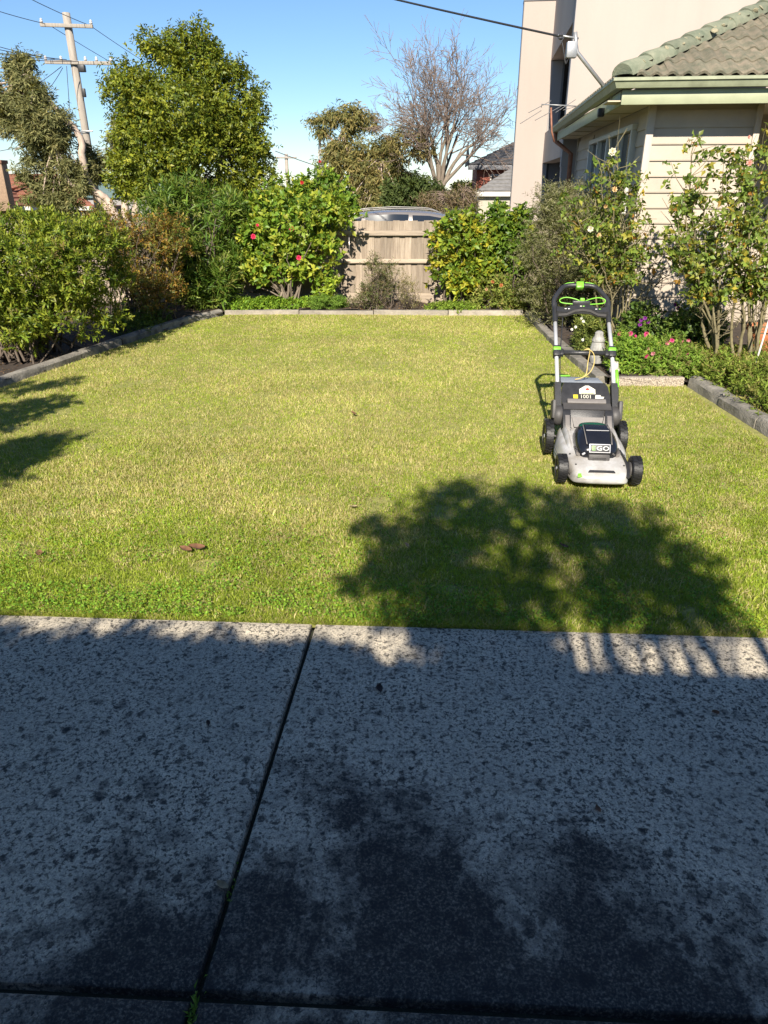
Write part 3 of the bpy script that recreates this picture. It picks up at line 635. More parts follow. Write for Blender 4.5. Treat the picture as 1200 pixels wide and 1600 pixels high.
def wbhouse():
    h = empty('weatherboard_house', 'cream weatherboard house with mossy tiled hip roof and green gutter at right', 'house', (2.82, 8.6, 0), R(-7))
    # local: +x along the front wall, +y along the side wall
    Z0, Z1, ex = 0.36, 2.47, 0.158
    FW, SL = 1.12, 6.2
    cores = [((FW - 0.06, 0.1, Z1), (FW / 2 + 0.03, 0.09, Z1 / 2)), ((0.1, SL - 0.1, Z1), (0.09, SL / 2 + 0.05, Z1 / 2)), ((0.1, 1.4, Z1), (FW - 0.07, 0.8, Z1 / 2)), ((4.0, 0.1, Z1), (FW + 1.9, 1.45, Z1 / 2)), ((5.2, 0.1, Z1), (2.6, SL, Z1 / 2))]
    for s_, l_ in cores: box('wall_core', s_, l_, M['cream'], h)
    def boards(x0, x1, place, zlist, gaps=()):
        for z in zlist:
            segs = [(x0, x1)]
            for (ga, gb, za, zb_) in gaps:
                if z + ex > za and z < zb_:
                    segs = [q for s_ in segs for q in ((s_[0], min(s_[1], ga)), (max(s_[0], gb), s_[1])) if q[1] - q[0] > 0.03]
            for a, b in segs:
                bm = bmesh.new()
                prof = [(0.0, -0.012), (-0.030, -0.012), (-0.031, 0.0), (-0.012, ex), (0.0, ex)]
                va = [bm.verts.new((a, p[0], z + p[1])) for p in prof]; vb = [bm.verts.new((b, p[0], z + p[1])) for p in prof]
                bm.faces.new(va); bm.faces.new(vb[::-1])
                for i in range(5): bm.faces.new((va[i], va[(i + 1) % 5], vb[(i + 1) % 5], vb[i]))
                place(bm)
    zs = [Z0 + k * ex for k in range(int((Z1 - Z0) / ex) + 1) if Z0 + k * ex + ex < Z1 + 0.1]
    def front(bm): bmesh.ops.translate(bm, verts=bm.verts, vec=(0, 0.04, 0)); bmobj('weatherboard', bm, M['cream'], h)
    def side(bm):
        bmesh.ops.transform(bm, matrix=Matrix.Translation((0.04, 0, 0)) @ Matrix.Rotation(R(-90), 4, 'Z') @ Matrix.Diagonal((-1, 1, 1, 1)), verts=bm.verts)
        bmobj('weatherboard', bm, M['cream'], h)
    def recess(bm): bmesh.ops.translate(bm, verts=bm.verts, vec=(0, 1.40, 0)); bmobj('weatherboard', bm, M['cream'], h)
    W0, W1, WZ0, WZ1 = 0.72, 4.25, 1.42, 2.27
    boards(0.05, FW - 0.03, front, zs)
    boards(0.05, SL - 0.05, side, zs, [(W0 - 0.06, W1 + 0.06, WZ0 - 0.06, WZ1 + 0.06)])
    boards(FW, FW + 3.8, recess, zs)
    box('corner_trim', (0.075, 0.075, Z1 - 0.3), (0.022, 0.022, 0.3 + (Z1 - 0.3) / 2), M['trim'], h, 0.003)
    box('corner_trim', (0.06, 0.075, Z1 - 0.3), (FW - 0.01, 0.022, 0.3 + (Z1 - 0.3) / 2), M['trim'], h, 0.003)
    box('base_board', (FW - 0.1, 0.02, 0.3), (FW / 2, 0.03, 0.16), M['cream'], h)
    box('base_board', (0.02, SL - 0.2, 0.3), (0.03, SL / 2, 0.16), M['cream'], h)
    # side windows: one wide group of sashes
    wf = box('window_frame', (0.09, W1 - W0 + 0.1, 0.06), (0.0, (W0 + W1) / 2, WZ1 + 0.03), M['winframe'], h, 0.004)
    box('window_frame', (0.09, W1 - W0 + 0.1, 0.05), (0.0, (W0 + W1) / 2, WZ0 - 0.025), M['winframe'], h, 0.004)
    n = 4
    for i in range(n + 1):
        yy = W0 + (W1 - W0) * i / n
        box('window_frame', (0.085, 0.07, WZ1 - WZ0), (0.0, yy, (WZ0 + WZ1) / 2), M['winframe'], h, 0.004)
    for i in range(n):
        ya, yb = W0 + (W1 - W0) * i / n + 0.035, W0 + (W1 - W0) * (i + 1) / n - 0.035
        w_ = box('window_pane', (0.012, yb - ya, WZ1 - WZ0), (0.028, (ya + yb) / 2, (WZ0 + WZ1) / 2), M['glass'], h)
        box('sash', (0.03, 0.035, WZ1 - WZ0), (-0.012, ya - (ya + yb) / 2 + 0.018, 0), M['winframe'], w_, 0.003); box('sash', (0.03, 0.035, WZ1 - WZ0), (-0.012, yb - (ya + yb) / 2 - 0.018, 0), M['winframe'], w_, 0.003)
    # eaves: soffit, fascia, gutter
    EV, EZ = 0.36, 2.46
    box('soffit', (6.0, EV - 0.03, 0.012), (2.5, -EV / 2 + 0.02, EZ + 0.008), M['soffit'], h)
    box('soffit', (EV - 0.03, SL + 0.2, 0.012), (-EV / 2 + 0.02, SL / 2 + 0.12, EZ + 0.0075), M['soffit'], h)
    box('soffit', (4.0, 1.45, 0.012), (FW + 2.03, 0.74, EZ + 0.0085), M['soffit'], h)
    for k in range(1, 6): box('soffit_batten', (EV - 0.06, 0.03, 0.008), (-EV / 2 + 0.02, k * 1.05, EZ - 0.003), M['soffit'], h)
    box('fascia', (6.0 + EV, 0.025, 0.13), (3.0 - EV / 2 - 0.0125, -EV - 0.001, EZ + 0.035), M['green'], h, 0.003)
    box('fascia', (0.025, SL + 0.6, 0.13), (-EV, SL / 2 + 0.06 + 0.03 - 0.25 + 0.20, EZ + 0.035), M['green'], h, 0.003)
    gp = [(0.0, 0.0), (-0.075, 0.0), (-0.085, 0.02), (-0.10, 0.055), (-0.115, 0.06), (-0.115, 0.085), (-0.10, 0.09), (-0.098, 0.075), (-0.09, 0.07), (-0.07, 0.02), (-0.005, 0.015), (0.0, 0.08)]
    gz0 = EZ + 0.11
    bm = bmesh.new()
    def gsec(fn): return [bm.verts.new(fn(p)) for p in gp]
    a = gsec(lambda p: (6.0, -EV - 0.014 + p[0], gz0 + p[1])); b = gsec(lambda p: (-EV - 0.014 + p[0], -EV - 0.014 + p[0], gz0 + p[1])); c = gsec(lambda p: (-EV - 0.014 + p[0], SL + 0.4, gz0 + p[1]))
    for r0, r1 in ((a, b), (b, c)):
        for i in range(len(gp)): bm.faces.new((r0[i], r0[(i + 1) % len(gp)], r1[(i + 1) % len(gp)], r1[i]))
    bm.faces.new(a); bm.faces.new(c[::-1])
    bmobj('gutter', bm, M['gutter'], h)
    pipe('downpipe', [(-EV - 0.04, SL + 0.15, EZ + 0.12), (-EV - 0.02, SL + 0.12, EZ - 0.04), (-0.1, SL + 0.02, EZ - 0.25), (-0.08, SL, 0.1)], 0.04, mat('rusty_downpipe', (0.30, 0.12, 0.06), 0.7, 0.4, 12), h, 10)
    box('eave_floodlight', (0.07, 0.10, 0.09), (-EV - 0.045, 0.75, EZ - 0.01), M['black'], h, 0.01)
    prism('gable_bracket', [(1.13, EZ - 0.22), (1.55, EZ - 0.22), (1.55, EZ - 0.02), (1.13, EZ - 0.02)], 'y', -0.42, -0.30, M['green'], h, 0.02)
    # roof: hip with pitched planes
    PT = math.tan(R(25)); E0 = EV + 0.03; zb = EZ + 0.20
    run = 3.6
    bm = bmesh.new()
    v = [bm.verts.new(p) for p in ((-E0, -E0, zb), (9, -E0, zb), (9, -E0 + run, zb + run * PT), (-E0 + run, -E0 + run, zb + run * PT), (-E0 + run, SL + 0.4, zb + run * PT), (-E0, SL + 0.4, zb))]
    bm.faces.new((v[0], v[1], v[2], v[3])); bm.faces.new((v[0], v[3], v[4], v[5]))
    bmobj('roof_sheathing', bm, M['tile'], h)
    # one tile: a wavy S profile with a lipped nose
    TW, TL = 0.30, 0.33; nseg = 14
    def tile_mesh():
        bm = bmesh.new(); rows = []
        for (yy, dz) in ((0.0, 0.0), (0.0, 0.026), (0.02, 0.032), (TL + 0.03, 0.012)):
            rows.append([bm.verts.new((TW * i / nseg, yy, dz + 0.020 * (math.sin(4 * math.pi * i / nseg) * (0.9 if yy < 0.1 else 0.8)))) for i in range(nseg + 1)])
        for a_, b_ in zip(rows, rows[1:]):
            for i in range(nseg): bm.faces.new((a_[i], a_[i + 1], b_[i + 1], b_[i]))
        bmesh.ops.recalc_face_normals(bm, faces=bm.faces); me = bpy.data.meshes.new('roof_tile'); bm.to_mesh(me); bm.free(); me.materials.append(M['tile'])
        me.polygons.foreach_set('use_smooth', np.ones(len(me.polygons), bool)); me.set_sharp_from_angle(angle=R(50)); return me
    tm = tile_mesh(); q = random.Random(8); cs, sn = math.cos(R(25)), math.sin(R(25))
    for row in range(9):
        d = row * TL; xs0 = -E0 + d * cs - 0.05
        i0 = math.floor(xs0 / TW); cnt = 0
        for i in range(i0, i0 + 14):
            xx = i * TW + 0.04
            if xx < xs0 - 0.08 or xx > 4.6: continue
            link('roof_tile', tm, None, h, (xx, -E0 - 0.03 + d * cs, zb + 0.012 + d * sn), (R(25) + q.uniform(-0.012, 0.012), q.uniform(-0.012, 0.012), q.uniform(-0.01, 0.01)))
    for row in range(6):
        d = row * TL; ys0 = -E0 + d * cs
        for i in range(20):
            yy = ys0 + i * TW + 0.10
            if yy > SL + 0.1: break
            link('roof_tile', tm, None, h, (-E0 - 0.03 + d * cs, yy + TW, zb + 0.012 + d * sn), (R(25), 0, R(-90)))
    # hip caps
    hipd = Vector((1, 1, PT)).normalized(); rotm = hipd.to_track_quat('Y', 'Z').to_euler()
    rr_ = [[(0.125 * math.cos(a_), yy, hgt * math.sin(a_) - 0.03) for a_ in np.linspace(math.pi * 1.0, 0, 9)] for yy, hgt in ((0.0, 0.02), (0.0, 0.115), (0.05, 0.125), (0.40, 0.095))]
    cap = None
    for k in range(10):
        p = Vector((-E0, -E0, zb + 0.05)) + hipd * (k * 0.37 - 0.02)
        if cap is None: o = loft('hip_cap', rr_, M['ridge'], h, False, p, rotm, closed=False); cap = o.data
        else: o = link('hip_cap', cap, None, h, p, rotm)
    for k in range(26):
        t = q.uniform(0.1, 3.2); p = Vector((-E0, -E0, zb + 0.06)) + hipd * t + Vector((q.uniform(-0.03, 0.10), q.uniform(-0.11, -0.02), 0)); s_ = q.uniform(0.015, 0.045)
        bm = bmesh.new(); bmesh.ops.create_icosphere(bm, subdivisions=2, radius=1.0)
        for v_ in bm.verts: v_.co *= 1 + 0.35 * math.sin(v_.co.x * 5 + k) * math.sin(v_.co.z * 6 + k * 2)
        o = bmobj('lichen_patch', bm, M['lichen'], h, p + Vector((0, 0, 0.02)), (R(35), R(-20), q.uniform(0, 6)), smooth=True); o.scale = (s_, s_ * 0.8, 0.012)
    return h
wbhouse()
# service mast, cable, antenna
M['galv'] = mat('galvanised_steel', (0.38, 0.38, 0.38), 0.45, 0.2, 15, metal=0.6)
def mast():
    a, b = at(946, 138, 8.9), at(902, 82, 8.9); tip = at(890, 56, 8.9)
    root = empty('service_mast', 'galvanised bent service mast bracket rising from the house gutter', 'mast', a)
    L_ = lambda p: Vector(p) - a
    pipe('mast_pipe', [L_(a + (a - b) * 0.35), L_(b), L_(at(900, 70, 8.9)), L_(at(899, 50, 8.9))], 0.021, M['galv'], root, 10)
    pipe('cross_arm', [L_(at(872, 55, 8.9)), L_(at(904, 60, 8.9))], 0.010, M['galv'], root, 8)
    box('junction_box', (0.11, 0.07, 0.15), L_(at(893, 78, 8.86)), M['galv'], root, 0.012)
    lathe('insulator', [(0.012, -0.03), (0.028, -0.02), (0.018, -0.005), (0.028, 0.01), (0.012, 0.03)], mat('dark_insulator', (0.05, 0.05, 0.055), 0.3, 0), root, 12, L_(at(876, 57, 8.9)))
    pipe('drip_loop', [L_(at(876, 58, 8.9)), L_(at(880, 75, 8.88)), L_(at(884, 100, 8.86)), L_(at(888, 86, 8.86))], 0.006, M['black'], root, 6, 5)
    p0, p1 = at(876, 57, 8.9), at(60, -158, 17)
    pts = [p0.lerp(p1, t) + Vector((0, 0, -0.10 * 4 * t * (1 - t))) for t in np.linspace(0, 1, 30)]
    # fit the visible end so that it crosses the top of the frame where the photo's does
    c = tubes('service_cable', [(pts, 0.012)], M['black'], None, 6)
    tag(c, 'thick black service cable crossing the sky to the house mast', 'cable')
    w1 = at(822, 176, 12.4)
    ant = empty('tv_antenna', 'thin metal television antenna beside the house gutter', 'antenna', w1)
    J = lambda x_, y_: at(x_, y_, 12.4) - w1
    pipe('mast_pipe', [J(866, 222), J(862, 205), J(861, 168)], 0.014, mat('rusty_pipe', (0.28, 0.12, 0.07), 0.7, 0.4, 12), ant, 8)
    pipe('boom', [J(846, 163), J(905, 166)], 0.008, M['galv'], ant, 6)
    for (x0, y0, x1, y1) in ((826, 176, 872, 152), (813, 193, 856, 168), (836, 188, 890, 160), (868, 176, 912, 150), (880, 172, 930, 156), (846, 165, 856, 163)):
        tubes('antenna_element', [([J(x0, y0), J(x1, y1) + Vector((0, 0.5, 0))], 0.005)], M['galv'], ant, 5)
mast()

# ================================================================== MODERN TOWNHOUSE
M['render'] = mat('pale_render', (0.385, 0.325, 0.285), 0.8, 0.10, 0.7, 0.2, 60, stretch=(1, 1, 0.25))
M['renderg'] = mat('grey_shade_render', (0.30, 0.28, 0.27), 0.8, 0.08, 1.5)  # grey render, also painted on townhouse faces as their shade
M['flash_and_shade'] = mat('dark_flashing_and_shade', (0.12, 0.12, 0.13), 0.5, 0.1, 5)  # dark flashing colour, also painted on the end panel as shade
def townhouse():
    h = empty('modern_townhouse', 'tall pale rendered townhouse with recessed balconies behind the weatherboard house', 'house', (3.42, 15.2, 0), R(-7))
    G0 = -1.2
    box('main_wall', (9, 0.25, 8.4), (4.5, 0.125, 3.0), M['render'], h)
    # left flank: two deep loggias between solid bands
    D0, D1 = 0.25, 4.9
    def blk(nm, x0, x1, y0, y1, z0, z1, m): return box(nm, (x1 - x0, y1 - y0, z1 - z0), ((x0 + x1) / 2, (y0 + y1) / 2, (z0 + z1) / 2), m, h)
    blk('parapet_band', 0.003, 0.35, D0, D1, 4.40, 6.6, M['render'])
    blk('balcony_band', 0.002, 0.30, D0, D1, 2.18, 2.86, M['render'])
    blk('balcony_floor', 0.30, 2.2, D0, D1, 2.20, 2.42, M['render'])
    blk('loggia_ceiling', 0.35, 2.2, D0, D1, 4.41, 4.6, M['render'])
    blk('inner_wall', 2.0, 2.2, D0, D1, 2.42, 4.41, M['render'])
    blk('inner_wall', 1.2, 1.4, D0, D1, G0, 2.20, M['renderg'])
    w = blk('balcony_window', 1.96, 2.0, 0.9, 4.2, 2.5, 4.3, M['glass'])
    blk('dark_screen', 0.9, 1.0, 0.26, 3.0, 2.45, 4.40, mat('charcoal_screen', (0.06, 0.057, 0.055), 0.6, 0.1, 4))
    blk('garage_opening', 1.15, 1.2, 0.8, 4.0, G0, 2.05, M['flash_and_shade'])
    # rear panel standing out to the left
    blk('end_panel', -0.72, 2.2, D1, D1 + 0.35, G0, 5.60, M['render'])
    blk('recess_shade_panel', 0.04, 0.30, D1 - 0.06, D1 - 0.001, 2.87, 4.39, M['renderg'])  # grey sheet paints the shaded return into the recess
    uw = blk('recess_window', 0.30, 1.9, D1 - 0.05, D1 - 0.002, 2.45, 4.39, M['glass']); box('frame', (0.05, 0.07, 1.94), (-0.79, -0.01, 0), M['flash_and_shade'], uw)
    blk('recess_shade_panel', 0.02, 0.12, D1 - 0.06, D1 - 0.001, G0, 2.17, M['renderg'])  # same painted shade tone below the balcony band
    lw = blk('recess_door', 0.12, 1.19, D1 - 0.05, D1 - 0.002, G0, 2.17, M['flash_and_shade']); box('frame', (0.05, 0.07, 3.36), (-0.52, -0.01, 0), M['black'], lw)
    blk('end_panel_flashing', -0.74, 0.10, D1 - 0.02, D1 + 0.37, 5.60, 5.64, M['flash_and_shade'])
    blk('end_panel_shade', -0.735, -0.722, D1 - 0.01, D1 + 0.36, G0, 5.60, M['flash_and_shade'])  # dark skin paints shade onto the panel's left-facing edge
    blk('rear_wall', -0.4, 9, 8.6, 8.9, G0, 6.4, M['render'])
    blk('side_wall', 0.2, 0.5, D1 + 0.35, 8.6, G0, 6.4, M['renderg'])
    blk('roof_slab', 0.4, 9, 0.25, 8.6, 6.2, 6.4, M['flash_and_shade'])
    blk('corner_shade', -0.012, 0.0, 0.0, 0.25, 2.0, 7.2, M['renderg'])  # greyer skin paints shade on the main wall's left-facing end
townhouse()

# ================================================================== FAR HOUSES
M['brickred'] = mat('red_brick', (0.24, 0.07, 0.045), 0.85, 0.4, 40, 0.3, 80)
M['brickor'] = mat('brown_brick', (0.20, 0.10, 0.06), 0.85, 0.4, 30, 0.3, 80)
M['terra'] = mat('terracotta_tile', (0.29, 0.115, 0.065), 0.85, 0.45, 8, 0.6, 30, dark=(0.16, 0.07, 0.05))
M['slate'] = mat('dark_roof_tile', (0.075, 0.075, 0.08), 0.8, 0.4, 5, 0.5, 20)
M['greytile'] = mat('grey_roof_tile', (0.20, 0.19, 0.18), 0.85, 0.35, 5, 0.5, 20)
def ribbed_roof(name, quad, n, m, parent, rise=0.05):
    """tile courses: strips stepped along the slope; quad = eave0, eave1, top1, top0"""
    e0, e1, t1, t0 = [Vector(p) for p in quad]; nrm = (e1 - e0).cross(t0 - e0).normalized()
    if nrm.z < 0: nrm = -nrm
    for i in range(n):
        a, b = i / n, (i + 1) / n
        p = [e0.lerp(t0, a) + nrm * rise, e1.lerp(t1, a) + nrm * rise, e1.lerp(t1, b + 0.1 / n) + nrm * 0.004, e0.lerp(t0, b + 0.1 / n) + nrm * 0.004]
        q = [e0.lerp(t0, a), e1.lerp(t1, a)]
        bm = bmesh.new(); vs = [bm.verts.new(v) for v in p]; ws = [bm.verts.new(v) for v in q]
        bm.faces.new(vs); bm.faces.new((ws[0], ws[1], vs[1], vs[0]))
        bmobj('tile_course', bm, m, parent)
def brick2():
    Y = 46; o = at(738, 330, Y); zt = at(740, 262, Y).z
    h = empty('brick_house', 'red brick two storey house with dark roof beyond the bare tree', 'house', (o.x, Y, gz(Y)), R(-4)); b0 = gz(Y)
    xr = 8.0; zt -= b0; zr = at(770, 250, Y).z - b0
    box('wall', (xr, 6, zt), (xr / 2 + 0.15, 3, zt / 2), M['brickred'], h)
    box('fascia', (xr + 0.9, 0.12, 0.28), (xr / 2 + 0.05, -0.5, zt + 0.02), M['flash_and_shade'], h, 0.02)
    rp = [(-0.4, -0.6, zt + 0.15), (xr + 0.5, -0.6, zt + 0.15), (xr - 2, 3, zt + 1.5), (2.6, 3, zt + 1.5)]
    r_ = empty('roof', loc=(0, 0, 0)); r_.parent = h
    ribbed_roof('c', rp, 8, M['slate'], r_, 0.06)
    prism('hip_end', [(-0.6, zt + 0.15), (3, zt + 1.5), (6.6, zt + 0.15)], 'x', -0.35, -0.30, M['slate'], h)
    for xx in (1.4, 3.6):
        w_ = box('window', (0.9, 0.1, 0.9), (xx, -0.03, zt - 0.8), M['winframe'], h); box('pane', (0.76, 0.03, 0.76), (0, -0.05, 0), M['glass'], w_)
    # garage wing in front
    Y2 = 38; o2 = at(742, 305, Y2); g = empty('garage', 'pale garage wing with grey tiled roof left of the townhouse', 'garage', (o2.x, Y2, gz(Y2)), R(-4)); g0 = gz(Y2)
    ze = at(745, 303, Y2).z - g0; zt2 = at(800, 268, Y2).z - g0
    box('wall', (6, 5, ze), (3.2, 2.6, ze / 2), mat('cream_brick', (0.42, 0.38, 0.30), 0.8, 0.2, 20), g)
    box('fascia', (6.4, 0.1, 0.22), (3.1, -0.12, ze), M['winframe'], g, 0.01)
    r2 = empty('roof'); r2.parent = g
    ribbed_roof('c', [(0.0, -0.2, ze + 0.12), (6.4, -0.2, ze + 0.12), (6.4, 2.8, zt2 + 0.6), (2.6, 2.8, zt2 + 0.6)], 9, M['greytile'], r2, 0.05)
    box('garage_door', (3.0, 0.06, ze - 0.9), (2.3, 0.06, (ze - 0.9) / 2), mat('garage_door_panel', (0.52, 0.48, 0.40), 0.6, 0.05, 3), g)
brick2()
def lefthouse():
    Y = 42; p = lambda a, b, y=Y: at(a, b, y); b0 = gz(Y)
    h = empty('brick_bungalow', 'brown brick bungalow with orange tiled roof behind the left hedge', 'house', (p(60, 330).x, Y, b0)); X0 = p(60, 330).x
    ze = p(60, 326).z - b0; L_ = lambda v: (v.x - X0, v.y - Y, v.z - b0)
    xa, xb = p(-160, 330).x - X0, p(146, 330).x - X0
    box('wall', (xb - xa - 1.0, 7, ze), ((xa + xb) / 2, 3.9, ze / 2), M['brickor'], h)
    box('fascia', (xb - xa, 0.12, 0.2), ((xa + xb) / 2, -0.02, ze + 0.02), M['winframe'], h)
    zt = p(60, 272, Y + 3.5).z - b0
    r_ = empty('roof'); r_.parent = h
    ribbed_roof('c', [(xa, 0, ze + 0.12), (xb + 0.1, 0, ze + 0.12), (xb - 3.2, 3.6, zt), (xa, 3.6, zt)], 12, M['terra'], r_, 0.07)
    # projecting gabled wing at left
    v = p(0, 322, Y - 2.2); xw = p(35, 326).x - X0
    ribbed_roof('c', [(xw + 0.1, -2.2, ze + 0.14), (xw + 0.1, 0.9, ze + 0.14), (xw - 2.2, 2.9, zt - 0.1), (xw - 2.2, -2.2, zt - 0.1)], 8, M['terra'], r_, 0.06)
    box('wing_wall', (4.2, 3, ze), (xw - 2.25, -0.6, ze / 2), M['brickor'], h)
    box('hip_ridge', (0.22, 4.2, 0.16), (xw - 1.05, 1.0, (zt + ze) / 2 + 0.12), M['terra'], h, 0.05, (R(16), R(40), R(-28)))
    ch = box('chimney', (0.62, 0.6, 2.2), (p(2, 290, Y - 2.5).x - X0 + 0.1, -2.6, p(4, 292, Y - 2.5).z - b0), mat('pale_brick', (0.30, 0.20, 0.13), 0.85, 0.35, 25), h, 0.01)
    box('chimney_cap', (0.72, 0.7, 0.16), (0, 0, 1.13), M['brickor'], ch, 0.01)
    for xx in (-0.8, 1.6):
        w_ = box('window', (1.3, 0.1, 0.8), (xx, 0.36, ze - 0.6), M['winframe'], h); box('pane', (1.15, 0.03, 0.66), (0, -0.05, 0), M['glass'], w_)
    # second roof behind
    Y2 = 56; q = at(120, 300, Y2); g = empty('neighbour_house', 'house with a pale blue-green roof behind the power pole', 'house', (q.x, Y2, gz(Y2))); g0 = gz(Y2); ze2 = q.z - g0 - 0.4
    box('wall', (8, 6, ze2), (2.6, 3.2, ze2 / 2), M['renderg'], g); r2 = empty('roof'); r2.parent = g
    ribbed_roof('c', [(-1.8, 0, ze2), (7, 0, ze2), (5.2, 3, ze2 + 1.25), (0.3, 3, ze2 + 1.25)], 8, mat('blue_green_roof', (0.14, 0.20, 0.19), 0.5, 0.15, 4), r2, 0.05)
lefthouse()

# ================================================================== SHRUBS AND FLOWERS
def lob(px, py, Y, rpx, rpy, ry=None):
    c = at(px, py, Y); d = Y * CT - (c.z - CAMH) * ST; s = d / FPX
    return (c.x, c.y, c.z, rpx * s, ry if ry else rpx * s * 0.9, rpy * s * 1.04)
GRN = [(0.10, 0.19, 0.018), (0.16, 0.26, 0.025), (0.24, 0.30, 0.03), (0.06, 0.12, 0.015)]
# big clipped hedge shrub, front left
hl = [lob(25, 418, 7.7, 122, 98, 0.75), lob(120, 414, 8.0, 76, 92, 0.65), lob(60, 380, 7.9, 90, 55, 0.6), lob(60, 480, 7.5, 95, 70, 0.55), lob(165, 395, 8.3, 42, 62, 0.5), lob(-70, 432, 7.4, 110, 95, 0.8), (-5.5, 7.3, 0.75, 0.8, 0.8, 0.72)]
shrub('hedge_shrub', 'large rounded green hedge shrub with yellow-tipped leaves at far left', 'shrub', (-3.95, 7.75, 0), hl, 8200, 8, 0.05, 0.048, 0.017,
      [(0.11, 0.18, 0.02), (0.17, 0.24, 0.022), (0.24, 0.29, 0.03), (0.06, 0.10, 0.015), (0.20, 0.15, 0.05)], [3, 3, 2, 2, 0.7], 21, stems=130, r0=0.014, r1=0.004, spread=(80, 25), up=0.55, tipcol=(0.36, 0.38, 0.04), inner=700, spreadb=0.22, lump=0.12, wl=0.30, gap=0.25, clump=(26, 0.30, 0.25))
# copper-leaved bush
ol = [lob(225, 400, 9.8, 62, 68, 0.45), lob(185, 372, 9.9, 45, 42, 0.4), lob(265, 370, 10.0, 38, 40, 0.35), lob(240, 450, 9.6, 52, 42, 0.4), lob(160, 350, 10.0, 32, 22, 0.3)]
shrub('copper_bush', 'twiggy bush with copper orange leaves between the hedge and the oleander', 'shrub', (-3.25, 9.8, 0), ol, 2300, 6, 0.06, 0.042, 0.017,
      [(0.30, 0.16, 0.03), (0.40, 0.25, 0.04), (0.17, 0.09, 0.03), (0.20, 0.22, 0.04), (0.10, 0.07, 0.03), (0.14, 0.17, 0.03)], [2, 2, 2, 3, 2, 3], 22, stems=90, r0=0.009, r1=0.003, up=0.6, inner=300, lump=0.2, spreadb=0.25)
# oleander, long narrow leaves
nl = [lob(310, 380, 10.9, 75, 85, 0.42), lob(270, 335, 10.9, 52, 45, 0.4), lob(345, 330, 10.9, 42, 42, 0.36), lob(330, 430, 10.75, 62, 52, 0.36), lob(255, 420, 10.6, 45, 55, 0.35), lob(300, 455, 10.8, 70, 28, 0.34)]
shrub('oleander', 'tall oleander with long narrow leaves in the back left corner', 'shrub', (-2.7, 10.9, 0), nl, 1500, 9, 0.16, 0.125, 0.020,
      [(0.07, 0.14, 0.02), (0.12, 0.20, 0.025), (0.20, 0.26, 0.04), (0.24, 0.24, 0.06)], [3, 3, 2, 1], 23, stems=60, r0=0.014, r1=0.004, spread=(65, 20), up=0.7, inner=250, lump=0.2, spreadb=0.2)
# red camellia in front of the fence
PINK, RED = (0.70, 0.05, 0.14), (0.62, 0.05, 0.06)
cl = [lob(455, 360, 11.0, 85, 55, 0.36), lob(420, 335, 11.0, 50, 45, 0.33), lob(510, 335, 11.05, 48, 42, 0.28), lob(430, 410, 10.95, 52, 40, 0.30), lob(475, 400, 11.0, 55, 40, 0.28), lob(400, 380, 10.95, 34, 55, 0.3)]
cf = [(at(396, 370, 10.62), 0.085, PINK, 1), (at(456, 357, 10.62), 0.085, PINK, 2), (at(467, 403, 10.64), 0.08, PINK, 3), (at(402, 352, 10.66), 0.05, PINK, 4)]
CAM = [(0.09, 0.17, 0.02), (0.16, 0.27, 0.03), (0.28, 0.34, 0.035), (0.40, 0.40, 0.05)]
shrub('camellia', 'bushy camellia with pink-red blooms against the fence', 'shrub', (-1.45, 11.05, 0), cl, 1150, 6, 0.09, 0.085, 0.050, CAM, [2, 4, 3, 2], 24,
      stems=40, r0=0.02, r1=0.005, up=0.25, flowers=cf, inner=120, lump=0.18, spreadb=0.08, bark='barkg')
# camellia tree on the street side
bl = [lob(500, 308, 13.2, 52, 42, 0.6), lob(455, 322, 13.2, 45, 45, 0.55), lob(530, 328, 13.1, 32, 32, 0.45), lob(490, 345, 13.2, 66, 38, 0.6)]
shrub('camellia_tree', 'taller camellia with red blooms standing behind the fence', 'shrub', (-1.2, 13.2, gz(13.2) - 0.1), bl, 1100, 6, 0.09, 0.09, 0.05, CAM, [4, 4, 2, 1], 25,
      stems=30, r0=0.03, r1=0.006, flowers=[(at(472, 285, 12.6), 0.07, RED, 5), (at(500, 252, 12.75), 0.05, RED, 6)], inner=150, lump=0.2)
# yellow-spotted camellia right of the open fence
yl = [lob(718, 395, 10.95, 48, 52, 0.33), lob(705, 365, 11.0, 38, 30, 0.28), lob(740, 370, 11.0, 34, 34, 0.28), lob(715, 435, 10.95, 46, 32, 0.28), lob(745, 420, 10.95, 30, 30, 0.26)]
shrub('variegated_camellia', 'glossy camellia with yellow-mottled leaves right of the open fence', 'shrub', (1.12, 11.0, 0), yl, 950, 6, 0.08, 0.078, 0.046,
      [(0.10, 0.17, 0.02), (0.18, 0.27, 0.03), (0.48, 0.40, 0.035), (0.30, 0.32, 0.03)], [3, 4, 1.6, 2], 26, stems=35, r0=0.016, r1=0.004, inner=100, lump=0.16)
rl = [lob(800, 370, 11.0, 36, 45, 0.28), lob(785, 345, 11.05, 26, 24, 0.25), lob(818, 352, 11.0, 24, 30, 0.25), lob(800, 405, 10.95, 34, 38, 0.26)]
shrub('dark_camellia', 'narrow dark green camellia between the yellow-leaved camellia and the grey shrub', 'shrub', (1.85, 11.0, 0), rl, 750, 6, 0.08, 0.078, 0.045,
      [(0.08, 0.15, 0.018), (0.15, 0.24, 0.03), (0.30, 0.33, 0.03)], [3, 3, 1], 27, stems=30, r0=0.016, r1=0.004, inner=100)
ll = [lob(780, 455, 10.75, 40, 32, 0.25), lob(755, 470, 10.72, 28, 18, 0.2), lob(805, 465, 10.72, 28, 24, 0.22)]
